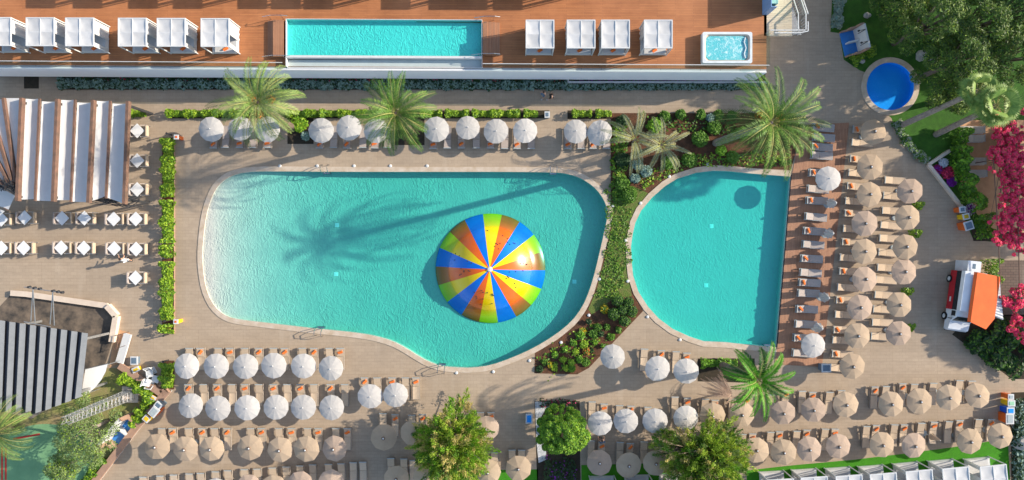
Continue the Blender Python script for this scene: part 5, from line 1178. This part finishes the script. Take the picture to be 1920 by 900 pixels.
# stacked chairs
t_ = thing('chair_pile', 'tangled pile of white metal chairs on a dark box by the lower hedge', 'chairs', G(295, 705)); random.seed(8)
for i in range(5):
    mb = MB(); M4 = Matrix.Translation((random.uniform(-.5, .5), random.uniform(-.8, .6), .35+.15*i)) @ Matrix.Rotation(random.uniform(0, 3), 4, 'Z') @ Matrix.Rotation(random.uniform(-.6, .6), 4, 'X')
    q = [M4 @ Vector(p) for p in ((-.3, -.3, 0), (.3, -.3, 0), (.3, .3, 0), (-.3, .3, 0), (-.3, .45, .5), (.3, .45, .5))]
    for a_, b_ in ((0, 1), (1, 2), (2, 3), (3, 0), (3, 4), (2, 5), (4, 5)): mb.bar(q[a_], q[b_], .06)
    mb.add(q[:4], [(0, 1, 2, 3)]); part('chair_frame', mb, 'white', t_)
mb = MB(); mb.box(-.9, -.6, 0, -.1, .4, .3); part('box', mb, 'dark', t_)
# ------------------------------------------------------------------ food truck
ft = thing('food_truck', 'red and white food truck with raised orange awning, parked facing down', 'food truck', G(1790, 562), -.14)
Lv, Wv, Hv = 4.1, 1.95, 2.45               # box body; local -Y is the front of the truck
mb = MB(); mb.box(-Wv/2, -.9, .42, Wv/2, 2.7, 1.25); part('lower_body', mb, 'vred', ft)
mb = MB(); mb.box(-Wv/2+.02, -.9, 1.25, Wv/2-.02, 2.7, 1.95); part('window_band', mb, 'glassd', ft)
mb = MB(); mb.prism([(-Wv/2-.01, -.92), (Wv/2+.01, -.92), (Wv/2+.01, 2.72), (-Wv/2-.01, 2.72)], 1.95, Hv); part('roof', mb, 'vwhite', ft)
mb = MB(); sec = [(-.9, .42), (-2.75, .42), (-2.85, .75), (-2.7, 1.05), (-1.95, 1.2), (-1.45, 1.95), (-.9, 2.0)]
for s in (0,):
    n = len(sec); vv = [(-Wv/2+.04, y, z) for y, z in sec]+[(Wv/2-.04, y, z) for y, z in sec]; mb.add(vv, [tuple(range(n)), tuple(range(2*n-1, n-1, -1))]+[(i, (i+1) % n, n+(i+1) % n, n+i) for i in range(n)])
cab = part('cab', mb, 'vwhite', ft)
mb = MB(); mb.add([(-.82, -1.9, 1.28), (.82, -1.9, 1.28), (.78, -1.48, 1.92), (-.78, -1.48, 1.92)], [(0, 1, 2, 3)]); mb.v = [(x, y-.012, z+.012) for x, y, z in mb.v]; link('windscreen', mb.mesh('windscreen', 'glassd'), cab)
mb = MB(); mb.box(-Wv/2+.02, -1.45, 1.25, -Wv/2+.045, -.98, 1.8); link('side_window', mb.mesh('side_window', 'glassd'), cab)
mb = MB(); mb.box(-.85, -2.9, .42, .85, -2.84, .62); part('bumper', mb, 'dark', ft)
for x in (-.75, .75): mb = MB(); mb.box(x-.12, -2.84, .72, x+.12, -2.79, .9); part('headlight', mb, 'white', ft)
for x in (-1.12, 1.12): mb = MB(); mb.box(x-.12, -1.75, 1.25, x+.12, -1.68, 1.5); part('mirror', mb, 'dark', ft)
for x in (-Wv/2, Wv/2-.0):
    for y in (-1.6, 1.9):
        mb = MB(); mb.tube([(x-.06, y, .36), (x+.12 if x < 0 else x+.06, y, .36)], .36, 18); wh = part('wheel', mb, 'rubber', ft)
        mb = MB(); mb.tube([(x-.075, y, .36), (x-.06, y, .36)] if x < 0 else [(x+.062, y, .36), (x+.075, y, .36)], .2, 12); link('hub', mb.mesh('hub', 'white'), wh)
mb = MB(); mb.box(-Wv/2-.006, -.2, .75, -Wv/2-.001, .25, .95); part('side_panel', mb, 'white', ft)
mb = MB(); mb.add([(-.28, 2.72, 2.6), (-.28, -1.8, 2.6), (-.15, -1.8, 2.82), (1.35, -2.25, 2.75), (2.1, -1.2, 2.6), (2.1, 2.6, 2.6), (-.15, 2.72, 2.82)], [(0, 1, 2, 6), (6, 2, 3, 4, 5)])
vv = list(mb.v); n = len(vv); mb.add([(x, y, z-.05) for x, y, z in vv], [(0, 1, 2, 6), (6, 2, 3, 4, 5)]); part('awning', mb, 'awning', ft)
mb = MB()
for x, y in ((2.0, 2.4), (2.0, -1.1)): mb.bar((x, y, 0), (x, y, 2.56), .05)
part('awning_post', mb, 'metal', ft)
wb = thing('white_cabinet', 'white cabinet with a small dark hatch behind the food truck', 'cabinet', W(1827, 502, 1.8).xy.to_3d(), -.1); mb = MB(); mb.box(-.6, -.6, 0, .6, .6, 1.8); part('body', mb, 'vwhite', wb)
mb = MB(); mb.box(-.14, -.1, 1.802, .1, .35, 1.83); part('hatch', mb, 'slate', wb)
ca = thing('white_awning', 'white corrugated canopy over the yard right of the food truck', 'canopy', G(1860, 565)); z = 2.4; mb = MB(); n = 24
A, B, Cc, Dd = [W(*p, z)-ca.location for p in ((1849, 533), (1875, 527), (1881, 600), (1857, 590))]; vs = []
for i in range(n+1):
    for k, (p0, p1) in enumerate(((A, Dd), (B, Cc))): q = p0.lerp(p1, i/n); vs.append((q.x, q.y, z+(.04 if i % 2 else -.02)))
mb.add(vs, [(2*i, 2*i+1, 2*i+3, 2*i+2) for i in range(n)]); part('roof_sheet', mb, 'white', ca)
mb = MB()
for p in (A, B, Cc, Dd): mb.bar((p.x*.95, p.y*.95, 0), (p.x*.95, p.y*.95, z-.05), .06)
part('posts', mb, 'metal', ca)
# wires over the right terrace, yard fence
for i, (a_, b_, lb) in enumerate((((1863, 300), (1878, 560), 'nearer the food truck'), ((1905, 225), (1912, 560), 'at the photo edge'))):
    t_ = thing('trellis_rail', 'thin dark trellis rail over the pink flowers, '+lb, 'rail', G(*a_)); mb = MB(); A, B = W(*a_, 2.7)-t_.location, W(*b_, 2.7)-t_.location; mb.tube([A, B], .045, 6); part('rail', mb, 'beam', t_)
    mb = MB(); mb.bar((A.x, A.y, 0), A, .08); mb.bar((B.x, B.y, 0), B, .08); part('posts', mb, 'beam', t_)
# ------------------------------------------------------------------ people
def person(label, loc, rz, J, cloth, legs, hairc='hair', shoes='dark', longh=False):
    """J: joint positions; one skinned continuous body, clothes and hair as children"""
    t_ = thing('person', label, 'person', loc, rz)
    names = list(J); idx = {n: i for i, n in enumerate(names)}
    E = [('hip', 'waist'), ('waist', 'chest'), ('chest', 'neck'), ('neck', 'head'), ('head', 'crown'), ('chest', 'shL'), ('shL', 'elL'), ('elL', 'haL'), ('haL', 'fiL'), ('chest', 'shR'), ('shR', 'elR'), ('elR', 'haR'), ('haR', 'fiR'),
         ('hip', 'hiL'), ('hiL', 'knL'), ('knL', 'anL'), ('anL', 'toL'), ('hip', 'hiR'), ('hiR', 'knR'), ('knR', 'anR'), ('anR', 'toR')]
    Rd = dict(hip=.15, waist=.125, chest=.15, neck=.055, head=.1, crown=.07, shL=.065, elL=.045, haL=.032, fiL=.025, hiL=.09, knL=.06, anL=.045, toL=.035)
    def skin(nm, verts, edges, rad, mat):
        me = bpy.data.meshes.new(nm); me.from_pydata(verts, edges, []); o = bpy.data.objects.new(nm, me); COL.objects.link(o)
        md = o.modifiers.new('s', 'SKIN'); sv = me.skin_vertices[0].data
        for i, r in enumerate(rad): sv[i].radius = (r, r); sv[i].use_root = i == 0
        m2 = o.modifiers.new('u', 'SUBSURF'); m2.levels = 2; m2.render_levels = 2
        bpy.context.view_layer.update(); dg = bpy.context.evaluated_depsgraph_get(); me2 = bpy.data.meshes.new_from_object(o.evaluated_get(dg)); bpy.data.objects.remove(o)
        me2.materials.clear(); me2.materials.append(M[mat]); me2.polygons.foreach_set('use_smooth', [True]*len(me2.polygons)); me2.polygons.foreach_set('material_index', [0]*len(me2.polygons))
        return link(nm, me2, t_)
    rad = [Rd.get(n, Rd.get(n[:2]+'L', .05)) for n in names]
    skin('body', [J[n] for n in names], [(idx[a], idx[b]) for a, b in E], rad, 'skin')
    def sub(nm, ns, es, grow, mat):
        ii = {n: i for i, n in enumerate(ns)}; skin(nm, [J[n] for n in ns], [(ii[a], ii[b]) for a, b in es], [Rd.get(n, Rd.get(n[:2]+'L', .05))+grow for n in ns], mat)
    sub('shirt', ['hip', 'waist', 'chest', 'shL', 'shR'], [('hip', 'waist'), ('waist', 'chest'), ('chest', 'shL'), ('chest', 'shR')], .025, cloth)
    sub('trousers', ['hip', 'hiL', 'knL', 'hiR', 'knR'], [('hip', 'hiL'), ('hiL', 'knL'), ('hip', 'hiR'), ('hiR', 'knR')], .02, legs)
    hc = (Vector(J['crown'])+Vector(J['head']))/2+Vector((0, -.03, .04)); b = bmesh.new(); bmesh.ops.create_uvsphere(b, u_segments=12, v_segments=8, radius=.115, matrix=Matrix.Translation(hc) @ Matrix.Diagonal((1, 1.1, .95, 1)))
    me = bpy.data.meshes.new('hair'); b.to_mesh(me); b.free(); me.materials.append(M[hairc]); link('hair', me, t_)
    hd = Vector(J['head']); mb = MB(); mb.add([hd+Vector((-.02, .1, .0)), hd+Vector((.02, .1, .0)), hd+Vector((0, .13, -.01)), hd+Vector((0, .1, .05))], [(0, 1, 2), (0, 2, 3), (1, 3, 2)]); part('nose', mb, 'skin', t_)
    for s in (-.035, .035): mb = MB(); mb.lathe([(0, .01), (.01, .0), (0, -.01)], 6); mb.v = [(x+hd.x+s, y+hd.y+.1, z+hd.z+.03) for x, y, z in mb.v]; part('eye', mb, 'dark', t_)
    for k in ('toL', 'toR'):
        q = Vector(J[k]); mb = MB(); mb.box(q.x-.05, q.y-.18, 0.0, q.x+.05, q.y+.08, .08); part('shoe', mb, shoes, t_)
def pose(stride=.12, armL=None, armR=None, lean=0.0):
    J = dict(hip=(0, 0, .92), waist=(0, lean*.3, 1.1), chest=(0, lean, 1.36), neck=(0, lean*1.1, 1.5), head=(0, lean*1.2+.01, 1.6), crown=(0, lean*1.2, 1.7), shL=(-.18, lean, 1.4), elL=(-.24, lean, 1.13), haL=(-.24, lean+.12, .9), fiL=(-.24, lean+.17, .82),
             shR=(.18, lean, 1.4), elR=(.24, lean, 1.13), haR=(.24, lean+.1, .9), fiR=(.24, lean+.15, .82), hiL=(-.09, 0, .86), knL=(-.1, stride*.6+.03, .48), anL=(-.1, stride, .09), toL=(-.1, stride+.12, .05), hiR=(.09, 0, .86), knR=(.1, -stride*.4+.03, .48), anR=(.1, -stride, .09), toR=(.1, -stride+.12, .05))
    if armL: J['elL'], J['haL'], J['fiL'] = armL
    if armR: J['elR'], J['haR'], J['fiR'] = armR
    return J
person('person in white clothes reaching over a dining table below the pergola', G(245, 487), .5, pose(.15, armL=((-.25, .3, 1.25), (-.2, .6, 1.15), (-.18, .7, 1.13)), armR=((.25, .28, 1.2), (.2, .5, 1.1), (.18, .6, 1.08)), lean=.12), 'clothw', 'clothw')
person('person in grey clothes walking on the shaded walkway below the terrace, the left of two', G(1018, 180), PI*.8, pose(.2), 'clothg', 'clothg', shoes='white')
person('person in black with white shoes walking on the shaded walkway, the right of two', G(1033, 184), PI*.55, pose(.25), 'clothb', 'clothb', shoes='white')
person('dark haired person in blue-grey clothes bending beside the towelled lounger near the lime tree', G(1127, 823), .3, pose(.05, armL=((-.3, .35, 1.1), (-.25, .5, .85), (-.22, .55, .78)), armR=((.3, .35, 1.1), (.25, .5, .85), (.22, .55, .78)), lean=.3), 'clothg', 'clothg')
bpy.context.view_layer.update()
